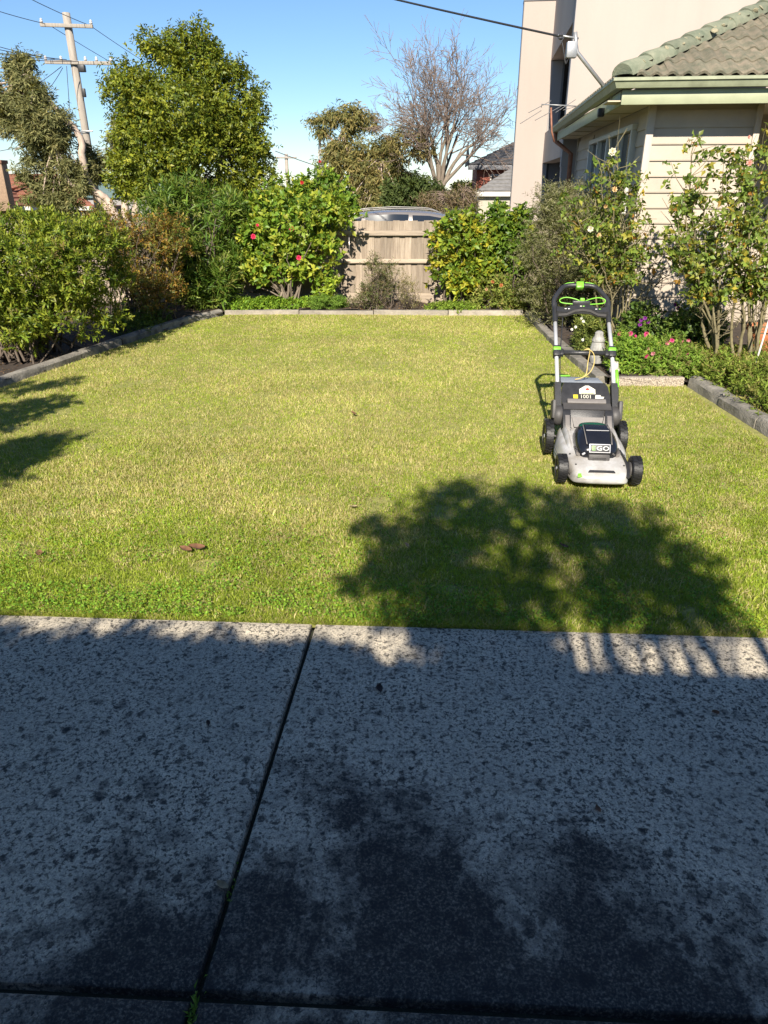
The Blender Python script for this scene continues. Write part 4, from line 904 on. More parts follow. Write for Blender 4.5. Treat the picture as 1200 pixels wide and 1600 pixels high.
shrub('azalea', 'low pale green shrub with faded orange blooms at the foot of the camellias', 'shrub', (1.65, 10.75, 0), ll, 900, 6, 0.05, 0.04, 0.017,
      [(0.16, 0.22, 0.04), (0.26, 0.30, 0.06), (0.36, 0.30, 0.10)], [3, 3, 1], 28, m='leafm', stems=30, r0=0.006, r1=0.002, inner=80,
      flowers=[(at(770, 440, 10.52), 0.06, (0.5, 0.2, 0.08), 7), (at(783, 446, 10.52), 0.06, (0.5, 0.2, 0.08), 8), (at(760, 452, 10.55), 0.05, (0.55, 0.35, 0.2), 9)])
# grey shrub in front of the open fence
gl = [lob(590, 450, 10.85, 40, 34, 0.26), lob(585, 425, 10.9, 18, 26, 0.18), lob(615, 440, 10.9, 18, 30, 0.18), lob(560, 460, 10.8, 26, 24, 0.2)]
shrub('wispy_shrub', 'wispy grey-green shrub in front of the open fence', 'shrub', (-0.1, 10.88, 0), gl, 900, 7, 0.06, 0.036, 0.009,
      [(0.12, 0.15, 0.05), (0.19, 0.20, 0.07), (0.22, 0.16, 0.09), (0.08, 0.10, 0.03)], None, 29, m='leafm', stems=70, r0=0.006, r1=0.002, up=0.9, spreadb=0.10, lump=0.3)
gl2 = [lob(640, 462, 10.85, 20, 24, 0.18), lob(632, 448, 10.9, 10, 20, 0.14)]
shrub('dry_shrub', 'thin straggly half-dry shrub at the right of the wispy one', 'shrub', (0.38, 10.88, 0), gl2, 260, 5, 0.05, 0.03, 0.008,
      [(0.24, 0.22, 0.09), (0.32, 0.26, 0.12), (0.14, 0.15, 0.05)], None, 30, m='leafm', stems=45, r0=0.004, r1=0.002, up=1.0, spreadb=0.08, lump=0.3)
sl_ = [lob(512, 452, 10.95, 24, 20, 0.16), lob(518, 440, 11.0, 14, 12, 0.12)]
shrub('lime_plant', 'small lime green leafy plant against the fence', 'plant', (-0.85, 10.95, 0), sl_, 170, 6, 0.06, 0.06, 0.028, [(0.26, 0.36, 0.03), (0.36, 0.42, 0.05), (0.18, 0.28, 0.03)], None, 31, stems=16, r0=0.006, r1=0.003)
tl = [lob(515, 473, 10.75, 26, 14, 0.2), lob(500, 476, 10.72, 18, 10, 0.16)]
shrub('green_tuft', 'dense low green tuft beside the back edging', 'plant', (-0.8, 10.75, 0), tl, 900, 6, 0.035, 0.03, 0.009, [(0.13, 0.24, 0.03), (0.20, 0.30, 0.05)], None, 32, m='leafm', stems=0, up=0.8)
# large grey westringia
wl = [lob(880, 380, 9.5, 68, 72, 0.55), lob(905, 335, 9.6, 50, 52, 0.45), lob(850, 375, 9.6, 40, 60, 0.45), lob(880, 445, 9.4, 60, 60, 0.5), lob(930, 400, 9.4, 48, 70, 0.45), lob(860, 320, 9.7, 32, 30, 0.35)]
shrub('coastal_rosemary', 'big grey-green rosemary-like shrub with pale tips beside the house', 'shrub', (2.55, 9.55, 0), wl, 8500, 7, 0.07, 0.036, 0.008,
      [(0.12, 0.14, 0.04), (0.18, 0.19, 0.06), (0.25, 0.24, 0.10), (0.07, 0.09, 0.025)], [3, 3, 2, 2], 33, m='leafm', stems=60, r0=0.014, r1=0.003, up=0.6, tipcol=(0.42, 0.38, 0.26), inner=900, lump=0.14, clump=(18, 0.42, 0.1), gap=0.15)
# rose bushes: bare canes, sparse leaves
def rose(name, label, base, canes, leaf_boxes, nleaf, seed, flowers, r0=0.012, cols=None):
    rng = np.random.default_rng(seed); b = np.array(base, float); e = empty(name, label, 'rose bush', base); paths = []; tips = []
    for c in canes:
        p = np.array([tuple(q) for q in smoothpath(c, 5)]) - b; p[1:-1] += rng.normal(size=(len(p) - 2, 3)) * 0.006
        k = len(p); paths.append((p, np.linspace(r0 * (0.7 + 0.5 * rng.random()), 0.004, k)))
        for i in range(k // 3, k):
            for _ in range(2):
                d = unit(rng.normal(size=3) + np.array([0, 0, 0.7])); ln = rng.uniform(0.1, 0.32); q = p[i]
                pts = np.stack([q, q + d * ln * 0.5 + rng.normal(size=3) * 0.02, q + d * ln + np.array([0, 0, 0.03])]); paths.append((pts, np.array([0.0045, 0.0032, 0.002]))); tips.append(pts[1] + b); tips.append(pts[2] + b)
    tips = np.array(tips); tubes('cane', paths, M['cane'], e, 6)
    ok = np.zeros(len(tips), bool)
    for (x0, x1, z0, z1) in leaf_boxes: ok |= (tips[:, 0] > x0) & (tips[:, 0] < x1) & (tips[:, 2] > z0) & (tips[:, 2] < z1)
    tt = tips[ok]; P = tt[rng.choice(len(tt), nleaf)] + rng.normal(size=(nleaf, 3)) * 0.035
    cols = cols or [(0.11, 0.17, 0.03), (0.18, 0.25, 0.04), (0.27, 0.28, 0.05), (0.42, 0.32, 0.04), (0.34, 0.15, 0.03)]
    A = sprig_leaves(rng, P, rdir(rng, nleaf) * 0.7 + np.array([0, -0.4, 0]), 5, 0.07, 0.052, 0.032, cols, [4, 4, 2, 0.7, 0.25], spread=(80, 25), up=0.2, droop=0.35, wild=0.5)
    leaf_mesh('foliage', A[0] - b, A[1], A[2], A[3], A[4], A[5], M['leaf'], e)
    for (pos, sz, c, s_) in flowers: flower(e, Vector(pos) - Vector(base), sz, c, s_)
    return e
WHT, CRM, PALE = (0.78, 0.74, 0.62), (0.75, 0.55, 0.30), (0.75, 0.42, 0.36)
b1 = at(960, 525, 8.05); b1.z = 0.02; rr = random.Random(3)
canes = []
for (px, py, Y) in ((900, 330, 7.9), (920, 300, 8.0), (940, 270, 8.05), (960, 290, 7.9), (985, 300, 8.1), (1000, 330, 8.1), (930, 360, 7.8), (905, 390, 7.8), (975, 350, 7.8), (890, 350, 8.0), (965, 235, 8.1), (1005, 395, 8.2), (1030, 410, 8.15), (1045, 430, 8.1), (950, 255, 8.0)):
    t = at(px, py, Y); s = b1 + Vector((rr.uniform(-0.16, 0.14), rr.uniform(-0.1, 0.1), 0))
    canes.append([s, s.lerp(t, 0.35) + Vector((rr.uniform(-0.08, 0.08), 0, 0.12)), s.lerp(t, 0.7) + Vector((rr.uniform(-0.06, 0.06), 0, 0.08)), t])
rose('rose_bush', 'tall rose with bare brown canes and yellowing leaves at the house corner', (b1.x, b1.y, 0), canes, [(1.5, 2.85, 0.75, 1.95)], 620, 41,
     [(at(957, 237, 7.95), 0.08, WHT, 11), (at(923, 358, 7.7), 0.065, WHT, 12), (at(935, 368, 7.72), 0.06, CRM, 13), (at(960, 296, 7.8), 0.06, CRM, 14), (at(946, 322, 7.75), 0.05, CRM, 15)])
b2 = at(1140, 585, 7.1); b2.z = 0.02; canes = []
for (px, py, Y, sx) in ((1080, 240, 7.3, -0.25), (1070, 300, 7.2, -0.25), (1060, 350, 7.1, -0.22), (1050, 400, 7.2, -0.2), (1100, 330, 7.1, -0.2), (1130, 300, 7.2, 0.0), (1120, 370, 7.0, -0.15), (1160, 240, 7.3, 0.1), (1180, 280, 7.2, 0.15), (1190, 230, 7.4, 0.2), (1200, 330, 7.1, 0.25), (1170, 360, 7.0, 0.2), (1230, 280, 7.2, 0.3), (1150, 420, 7.0, 0.1), (1090, 430, 7.0, -0.15), (1210, 400, 7.0, 0.25)):
    t = at(px, py, Y); s = b2 + Vector(((-0.17 if sx < 0 else 0.20 if sx > 0.12 else 0.05) + rr.uniform(-0.025, 0.025), rr.uniform(-0.04, 0.04), 0))
    canes.append([s, s + Vector(((t.x - s.x) * 0.22 + rr.uniform(-0.04, 0.04), rr.uniform(-0.05, 0.05), rr.uniform(0.3, 0.45))), s.lerp(t, 0.65) + Vector((rr.uniform(-0.10, 0.10), 0, 0.06)), t])
rose('rose_bush', 'leafy climbing rose with thick grey stems in front of the weatherboard wall', (b2.x, b2.y, 0), canes, [(2.2, 4.3, 0.70, 2.25)], 1250, 42,
     [(at(1171, 255, 7.1), 0.06, PALE, 16), (at(1170, 214, 7.2), 0.035, PALE, 17)], r0=0.02)
# small flowering plants in the right bed
def patch(name, label, cat, base, x0, x1, y0, y1, h, n, per, L, Wd, cols, seed, m='leafm', w=None, flowers=(), up=0.9, lumps=7):
    rng = np.random.default_rng(seed); lobes = []
    for k in range(lumps):
        cx, cy = rng.uniform(x0, x1), rng.uniform(y0, y1); r = rng.uniform(0.75, 1.2) * min(0.22, (x1 - x0) / 2.2); lobes.append((cx, cy, h * 0.35, r, r * 0.9, h * rng.uniform(0.5, 0.72)))
    return shrub(name, label, cat, base, lobes, n, per, L * 0.9, L, Wd, cols, w, seed, m, stems=0, up=up, flowers=list(flowers), rmin=0.4, clump=None)
q = random.Random(6); HOT = (0.72, 0.10, 0.30)
fl = []
for (px, py, Y) in ((968, 522, 7.3), (985, 521, 7.3), (992, 526, 7.2), (964, 535, 7.1), (1010, 522, 7.3), (975, 528, 7.2), (962, 530, 7.15), (1001, 530, 7.2)): fl.append((at(px, py, Y), q.uniform(0.045, 0.065), HOT, q.randrange(99)))
patch('geranium', 'low ferny geranium with hot pink flowers beside the mower handle', 'flowers', (2.45, 7.0, 0), 2.30, 2.62, 6.75, 7.25, 0.36, 1300, 6, 0.04, 0.013, [(0.18, 0.31, 0.035), (0.27, 0.38, 0.05), (0.12, 0.22, 0.03)], 51, flowers=fl)
fl = [(at(px, py, Y), q.uniform(0.04, 0.06), c, q.randrange(99)) for (px, py, Y, c) in ((1042, 536, 6.95, (0.75, 0.28, 0.36)), (1050, 532, 7.0, HOT), (1076, 531, 7.0, (0.75, 0.3, 0.38)), (1010, 556, 6.7, HOT), (1020, 552, 6.72, (0.75, 0.35, 0.42)), (1030, 549, 6.8, HOT), (1060, 553, 6.75, (0.8, 0.5, 0.55)), (1073, 551, 6.75, HOT), (1065, 534, 6.95, (0.75, 0.35, 0.4)), (1028, 538, 6.95, HOT), (1012, 545, 6.85, (0.75, 0.35, 0.42)))]
patch('geranium', 'wider geranium clump with mixed pale and deep pink flowers behind the speckled edging', 'flowers', (2.85, 6.95, 0), 2.62, 3.05, 6.72, 7.15, 0.34, 1400, 6, 0.04, 0.013, [(0.15, 0.26, 0.03), (0.23, 0.33, 0.05), (0.22, 0.17, 0.07)], 52, w=[3, 3, 1], flowers=fl)
fl = [(at(px, py, 7.6), 0.045, (0.28, 0.05, 0.34), q.randrange(99)) for (px, py) in ((1002, 500), (1008, 497), (1000, 507), (1054, 476), (1058, 482), (1108, 450), (1112, 447), (1013, 503))]
patch('violet_bush', 'dark green bush with small purple flowers below the weatherboard wall', 'shrub', (3.05, 7.85, 0), 2.75, 3.6, 7.45, 8.1, 0.52, 1300, 6, 0.05, 0.026, [(0.06, 0.11, 0.02), (0.10, 0.17, 0.03), (0.16, 0.22, 0.04)], 53, m='leaf', flowers=fl)
fl = [(at(px, py, 7.65), 0.035, (0.8, 0.8, 0.8), q.randrange(99)) for (px, py) in ((908, 497), (912, 502), (899, 511), (893, 515), (911, 531))]
patch('daisy_bush', 'green bush with tiny white flowers behind the mower handle', 'shrub', (2.33, 7.95, 0), 2.2, 2.5, 7.7, 8.3, 0.50, 900, 6, 0.04, 0.012, [(0.16, 0.20, 0.04), (0.24, 0.26, 0.06), (0.10, 0.14, 0.03)], 54, flowers=fl)
patch('ground_cover', 'bright green ground cover strip below the pink camellia', 'ground cover', (-1.6, 10.8, 0), -2.15, -0.95, 10.68, 11.05, 0.16, 1300, 5, 0.04, 0.02, [(0.18, 0.31, 0.025), (0.28, 0.39, 0.04), (0.13, 0.24, 0.025)], 55, lumps=14)
patch('ground_cover', 'thin green ground cover left of the azalea along the back edging', 'ground cover', (0.85, 10.75, 0), 0.55, 1.3, 10.68, 10.9, 0.12, 500, 5, 0.035, 0.016, [(0.18, 0.29, 0.03), (0.26, 0.35, 0.05)], 56, lumps=8)
patch('ground_cover', 'spreading yellow-green ground cover behind the thick right-hand kerb', 'ground cover', (3.25, 6.1, 0), 3.06, 3.7, 4.9, 6.7, 0.28, 2600, 6, 0.04, 0.013, [(0.17, 0.25, 0.03), (0.26, 0.33, 0.05), (0.26, 0.22, 0.07), (0.10, 0.15, 0.02)], 57, lumps=26)
patch('ground_cover', 'low dark foliage under the copper bush at the left edging', 'ground cover', (-3.1, 9.2, 0), -3.45, -3.0, 8.9, 9.7, 0.25, 600, 5, 0.04, 0.014, [(0.08, 0.13, 0.02), (0.13, 0.18, 0.03)], 58, lumps=8)
def strappy(name, label, base, n, ln, seed, col):
    rng = np.random.default_rng(seed); e = empty(name, label, 'plant', base); a = rng.uniform(0, 6.28, n); lean = rng.uniform(0.2, 1.0, n)
    D = np.stack([np.cos(a) * np.sin(lean), np.sin(a) * np.sin(lean), np.cos(lean)], 1); P = np.stack([np.cos(a) * 0.03, np.sin(a) * 0.03, 0 * a], 1)
    leaf_mesh('foliage', P, D, np.stack([-np.cos(a), -np.sin(a), 0 * a + 1.0], 1), ln * rng.uniform(0.6, 1.1, n), 0.018, palette(rng, n, col), M['leaf'], e, 0.1, 0.4)
strappy('strappy_plant', 'small strappy-leaved plant at the corner of the speckled edging', (3.02, 6.72, 0.02), 34, 0.26, 61, [(0.20, 0.28, 0.04), (0.30, 0.36, 0.08)])
strappy('strappy_plant', 'strappy green clump at the foot of the climbing rose', (3.28, 6.85, 0.02), 26, 0.22, 62, [(0.16, 0.24, 0.04), (0.26, 0.30, 0.07)])
patch('ground_cover', 'fine green foliage around the thick stems of the climbing rose', 'ground cover', (3.4, 7.0, 0), 3.1, 3.9, 6.7, 7.3, 0.22, 1300, 6, 0.04, 0.014, [(0.15, 0.24, 0.03), (0.24, 0.31, 0.05), (0.26, 0.20, 0.07)], 59, lumps=14)
strappy('fern', 'light green ferny plant at the right end of the back edging', (1.98, 10.72, 0.02), 30, 0.26, 63, [(0.24, 0.34, 0.05), (0.32, 0.38, 0.06)])
def litter(name, label, n, ok, x0, x1, y0, y1, seed):
    rng = np.random.default_rng(seed); x_ = rng.uniform(x0, x1, n); y_ = rng.uniform(y0, y1, n); k = np.array([ok(a, b) for a, b in zip(x_, y_)]); x_, y_ = x_[k], y_[k]; n = len(x_)
    z_ = np.array([mound(a, b) for a, b in zip(x_, y_)]) + 0.004; D = rdir(rng, n); D[:, 2] *= 0.25; L = rng.uniform(0.015, 0.05, n)
    tag(leaf_mesh(name, np.stack([x_, y_, z_], 1), D, np.array([[0, 0, 1.0]]) + 0.5 * rng.normal(size=(n, 3)), L, L * rng.uniform(0.2, 0.5, n), palette(rng, n, [(0.16, 0.09, 0.05), (0.26, 0.17, 0.09), (0.09, 0.06, 0.04), (0.34, 0.22, 0.10)]), M['leafm']), label, 'leaf litter', kind='stuff')
litter('leaf_litter', 'brown leaf litter and bark chips in the left shrub bed', 3200, lambda a, b: a < left_edge(b) - 0.13, -5.4, -2.4, 5.0, 11.3, 101)
litter('leaf_litter', 'brown leaf litter and bark chips in the right flower bed', 3000, lambda a, b: a > right_edge(b) + 0.12 and not (b < 6.62 and a < 3.02), 2.1, 4.2, 4.6, 11.2, 102)
litter('leaf_litter', 'brown leaf litter under the shrubs along the fence', 1600, lambda a, b: True, -2.2, 2.1, 10.63, 11.35, 103)
# garden ornament, pot, stake
M['stone'] = mat('grey_stone', (0.36, 0.35, 0.33), 0.9, 0.4, 18, 0.9, 50, dark=(0.17, 0.165, 0.155), stretch=(1, 1, 0.35))
orn = empty('garden_ornament', 'grey carved stone jar with lid standing behind the mower handle', 'ornament', (2.185, 7.3, 0.02)); orn.scale = (0.72, 0.72, 0.78)
lathe('jar', [(0.05, 0.0), (0.085, 0.01), (0.095, 0.06), (0.105, 0.14), (0.10, 0.21), (0.085, 0.27), (0.078, 0.285)], M['stone'], orn, 18)
lathe('lid', [(0.09, 0.29), (0.092, 0.305), (0.075, 0.335), (0.06, 0.36), (0.058, 0.40), (0.035, 0.42), (0.01, 0.425)], M['stone'], orn, 18)
wr = at(962, 562, 6.85)
rk = bmesh.new(); bmesh.ops.create_icosphere(rk, subdivisions=3, radius=1.0)
for v in rk.verts: v.co = Vector((v.co.x * 0.045, v.co.y * 0.04, v.co.z * 0.075)) * (1 + 0.22 * math.sin(v.co.x * 4 + 1) * math.sin(v.co.z * 5) + 0.1 * math.sin(v.co.y * 9 + v.co.z * 7))
tag(bmobj('white_rock', rk, mat('white_quartz', (0.62, 0.58, 0.50), 0.8, 0.3, 20, 0.6, 60), None, (wr.x, wr.y, 0.075), smooth=True), 'upright white stone beside the pink geranium', 'rock')
pt = at(1186, 548, 7.6); pot = empty('terracotta_pot', 'terracotta pot half hidden at the right edge', 'pot', (pt.x, pt.y, 0.05))
M['pot'] = mat('terracotta', (0.48, 0.17, 0.07), 0.8, 0.3, 8, 0.3, 40)
lathe('body', [(0.09, 0.0), (0.11, 0.02), (0.15, 0.24), (0.152, 0.25)], M['pot'], pot, 24)
lathe('rim', [(0.150, 0.25), (0.172, 0.252), (0.175, 0.30), (0.155, 0.305), (0.145, 0.26)], M['pot'], pot, 24)
lathe('potting_soil', [(0.01, 0.262), (0.148, 0.26)], M['soil'], pot, 16)
sa, sb = at(1176, 583, 6.7), at(1200, 505, 6.75); sa.z = max(sa.z, 0.0)
tag(pipe('garden_stake', [sa, sa.lerp(sb, 0.5), sb.lerp(sa, -0.3)], 0.009, mat('white_stake', (0.62, 0.58, 0.52), 0.5, 0.2, 20), None, 8), 'thin white garden stake leaning at the right edge', 'stake')

# ================================================================== TREES
def grow(rng, p, d, length, r, depth, paths, tips, up=0.15, wander=0.18, kids=(3, 4), angle=0.6, shrink=0.66, minr=0.004, kseg=5):
    pts = [p]; rad = [r]; dd = d; seg = length / kseg
    for i in range(kseg):
        dd = unit(dd + rng.normal(size=3) * wander * 0.5 + np.array([0, 0, up * 0.25])); pts.append(pts[-1] + dd * seg); rad.append(max(minr, r * (1 - 0.55 * (i + 1) / kseg)))
    paths.append((np.array(pts), np.array(rad)))
    if depth == 0: tips.append((pts[-1], dd)); tips.append((pts[-3], dd)); return
    n = rng.integers(kids[0], kids[1] + 1)
    for k in range(n):
        f = 0.35 + 0.65 * (k + 1) / n; i = min(kseg, max(1, int(round(f * kseg)))); ax = unit(np.cross(dd, rng.normal(size=3)))
        a = angle * rng.uniform(0.5, 1.2) * (0.35 if k == n - 1 else 1); nd = unit(dd * math.cos(a) + ax * math.sin(a))
        grow(rng, pts[i], nd, length * shrink * rng.uniform(0.75, 1.15), max(minr, rad[i] * rng.uniform(0.6, 0.8)), depth - 1, paths, tips, up, wander, kids, angle, shrink, minr, max(3, kseg - 1))
def bare_tree():
    Y = 44; rng = np.random.default_rng(77); b = at(684, 330, Y); top = at(690, 45, Y).z; zb = gz(Y); base = np.array([b.x, Y, zb]); Hh = top - zb
    e = empty('bare_tree', 'leafless deciduous tree with a fan of bare branches against the sky', 'tree', tuple(base)); paths, tips = [], []; fork = at(690, 292, Y).z - zb
    paths.append((np.array([[0, 0, 0], [0.03, 0, fork * 0.5], [0.05, 0, fork]]), np.array([0.40, 0.33, 0.32])))
    lean = [(-0.95, 0.1), (-0.60, -0.2), (-0.30, 0.2), (-0.08, -0.1), (0.14, 0.25), (0.38, 0.0), (0.70, -0.15), (-0.45, 0.4), (0.50, 0.35), (0.95, 0.1), (0.02, 0.3)]
    for k, (lx, ly) in enumerate(lean):
        d = unit(np.array([lx * 0.8, ly, 1.0])); L = (Hh - fork) * (0.50 - 0.10 * abs(lx)); st = np.array([0.05 + 0.12 * lx, 0.1 * ly, fork - 0.25 + 0.3 * rng.random()])
        grow(rng, st, d, L, 0.115 * rng.uniform(0.8, 1.2), 4, paths, tips, up=0.10, wander=0.20, kids=(4, 5), angle=0.78, shrink=0.62, minr=0.010, kseg=6)
    thick = [q for q in paths if q[1][0] > 0.07]; thin = [q for q in paths if q[1][0] <= 0.07]
    tubes('trunk', thick, M['barkg'], e, 7); tubes('twig', thin, M['twig'], e, 3)
    # clump of dry leaves still hanging in the lower left
    rngm = np.random.default_rng(5); c = lob(637, 222, Y, 34, 28)
    P, o = lobe_points(rngm, [(c[0] - base[0], 0, c[2] - zb, c[3], c[4], c[5]), (c[0] - base[0] + 0.9, 0, c[2] - zb - 0.4, 0.8, 0.8, 0.6)], 900, 0.3, -9, 0.25)
    A = sprig_leaves(rngm, P, o, 4, 0.25, 0.15, 0.06, [(0.20, 0.19, 0.06), (0.28, 0.23, 0.08), (0.16, 0.12, 0.06)], droop=0.5)
    leaf_mesh('mistletoe', *A[:2], A[2], A[3], A[4], A[5], M['leafm'], e, simple=True)
bare_tree()
def leafy_tree(name, label, Y, basepx, lobes_px, n, per, slen, L, Wd, cols, w, seed, trunks, bark, m='leafm', droop=0.0, up=0.3, rmin=0.45, lump=0.2, inner=0.15, limb=12, r1=0.05, tipcol=None, depth=0.85, clump=(13, 0.36, 0.55)):
    rng = np.random.default_rng(seed); b = at(basepx[0], basepx[1], Y); zb = gz(Y); base = np.array([b.x, Y, zb]); e = empty(name, label, 'tree', tuple(base))
    lobes = []
    for (px, py, rx, rz, *yo) in lobes_px:
        q = lob(px, py, Y + (yo[0] if yo else 0), rx, rz); lobes.append((q[0] - base[0], q[1] - base[1], q[2] - zb, q[3], q[3] * depth, q[5]))
    P, o = lobe_points(rng, clumps(rng, lobes, *clump), n, rmin * 0.6, 0.3, lump, 0.2, 1.3)
    P2, o2 = lobe_points(rng, lobes, int(n * inner), 0.15, 0.3, lump, 0.1, 1.3); P, o = np.concatenate([P, P2]), np.concatenate([o, o2])
    A = sprig_leaves(rng, P, o, per, slen, L, Wd, cols, w, droop=droop, up=up, wild=0.5, tipcol=tipcol)
    leaf_mesh('crown', *A[:2], A[2], A[3], A[4], A[5], M[m], e, simple=True)
    paths = []
    for (pts, r) in trunks:
        p = [np.array(tuple(at(x_, y_, Y + dy))) - base for (x_, y_, dy) in pts]; sp = np.array([tuple(v) for v in smoothpath(p, 5)]); sp[1:-1] += rng.normal(size=(len(sp) - 2, 3)) * r * 0.12
        paths.append((sp, np.linspace(r, r * 0.45, len(sp))))
    tubes('trunk', paths, M[bark], e, 9)
    lp = []; ends = [p_[0][-1] for p_ in paths]
    for i in rng.choice(len(P), limb * 4, replace=False):
        s = min(ends, key=lambda q_: np.linalg.norm(q_ - P[i])); t = np.linspace(0, 1, 5)[:, None]; mid = (s + P[i]) / 2 + rng.normal(size=3) * 0.2 + np.array([0, 0, 0.2])
        lp.append(((1 - t) ** 2 * s + 2 * t * (1 - t) * mid + t * t * P[i], np.linspace(r1, r1 * 0.2, 5)))
    tubes('limb', lp, M[bark], e, 5)
    return e
leafy_tree('round_tree', 'big rounded yellow-green tree right of the power pole', 27, (290, 330),
           [(290, 190, 110, 100), (250, 110, 62, 55), (300, 95, 60, 52), (215, 170, 62, 70), (370, 170, 58, 62), (400, 225, 42, 60), (330, 245, 90, 68), (240, 245, 72, 58), (190, 130, 34, 40), (350, 120, 42, 34), (200, 250, 38, 50), (285, 60, 32, 22), (415, 270, 30, 42), (345, 295, 72, 34), (250, 300, 60, 32), (200, 285, 36, 34), (300, 318, 80, 20)],
           13000, 6, 0.26, 0.125, 0.055, [(0.11, 0.16, 0.018), (0.18, 0.215, 0.022), (0.25, 0.27, 0.026), (0.07, 0.105, 0.017), (0.32, 0.31, 0.03)], [3, 4, 3, 2, 0.8], 81,
           [([(300, 345, 0), (300, 300, 0), (296, 240, 0), (290, 170, 0)], 0.22), ([(262, 345, 0.5), (262, 300, 0.5), (250, 230, 0.4)], 0.16), ([(330, 345, -0.4), (335, 300, -0.3), (350, 240, 0)], 0.15)], 'bark', m='leaf', droop=0.25, inner=0.1, lump=0.16)
leafy_tree('paperbark_tree', 'leaning pale-trunked eucalypt with grey-green foliage behind the power pole', 33, (186, 352),
           [(36, 112, 26, 34), (10, 165, 34, 40), (60, 190, 52, 50), (72, 236, 40, 50), (110, 270, 40, 34), (70, 290, 34, 40), (95, 320, 30, 18), (40, 140, 34, 30), (150, 255, 26, 30, 1.5), (190, 225, 26, 46, 1.5), (205, 262, 30, 40, 1.5), (-25, 150, 40, 50), (215, 190, 22, 30, 1.5)],
           10500, 6, 0.28, 0.18, 0.045, [(0.17, 0.175, 0.065), (0.24, 0.23, 0.09), (0.10, 0.11, 0.04), (0.28, 0.25, 0.10)], [3, 3, 3, 1], 82,
           [([(188, 356, 0), (172, 318, 0), (150, 300, 0), (110, 285, -0.3), (95, 245, -0.3), (90, 225, -0.3)], 0.17), ([(186, 352, 0.2), (165, 320, 0.2), (135, 280, 0), (125, 215, 0), (95, 180, 0), (50, 125, 0)], 0.20), ([(196, 345, 0.6), (195, 320, 0.6), (200, 260, 0.8)], 0.22), ([(205, 345, 1.0), (215, 310, 1.0), (212, 250, 1.2)], 0.22)], 'barkp', droop=0.5, limb=20, lump=0.3, inner=0.15, clump=(17, 0.30, 0.15))
leafy_tree('gum_tree', 'drooping olive-coloured gum tree left of the bare tree', 46, (560, 335),
           [(540, 185, 40, 22), (500, 195, 24, 20), (575, 190, 22, 20), (545, 240, 36, 36), (590, 260, 45, 42), (620, 295, 38, 40), (560, 290, 50, 40), (520, 250, 26, 34), (640, 300, 26, 28), (600, 230, 26, 22), (510, 300, 30, 40), (580, 320, 70, 22)],
           5600, 6, 0.45, 0.24, 0.06, [(0.17, 0.17, 0.055), (0.25, 0.22, 0.07), (0.10, 0.115, 0.04), (0.32, 0.25, 0.09)], [3, 3, 2, 2], 83,
           [([(560, 345, 0), (556, 300, 0), (545, 250, 0), (535, 205, 0)], 0.28), ([(560, 340, 0), (575, 300, 0), (595, 250, 0)], 0.2), ([(550, 270, 0), (525, 225, 0), (500, 205, 0)], 0.12)], 'barkp', droop=0.8, up=-0.1, limb=16, lump=0.28, inner=0.15)
leafy_tree('dark_tree', 'dark green tree low behind the silver car', 40, (645, 345), [(655, 300, 38, 22), (625, 310, 30, 24), (680, 312, 22, 16)], 1300, 6, 0.3, 0.2, 0.08, [(0.06, 0.09, 0.025), (0.10, 0.13, 0.035)], None, 84,
           [([(645, 350, 0), (645, 330, 0), (648, 305, 0)], 0.15)], 'bark', inner=0.3)
leafy_tree('twiggy_hedge', 'brownish half-bare hedge below the bare tree', 36, (700, 345), [(690, 315, 34, 18), (720, 308, 28, 22), (665, 320, 24, 14), (740, 312, 16, 22)], 1200, 4, 0.4, 0.16, 0.03, [(0.20, 0.15, 0.09), (0.26, 0.19, 0.11), (0.16, 0.16, 0.06)], None, 85,
           [([(700, 350, 0), (700, 330, 0), (702, 310, 0)], 0.06), ([(720, 350, 0), (722, 330, 0), (725, 300, 0)], 0.05)], 'twig', up=1.0, limb=60, r1=0.02)
leafy_tree('street_tree', 'small green tree showing between the hedge and the garage', 52, (730, 330), [(728, 300, 24, 14), (745, 305, 14, 16)], 500, 6, 0.35, 0.22, 0.09, [(0.16, 0.22, 0.03), (0.24, 0.28, 0.05)], None, 86,
           [([(730, 345, 0), (730, 325, 0), (730, 305, 0)], 0.12)], 'bark')

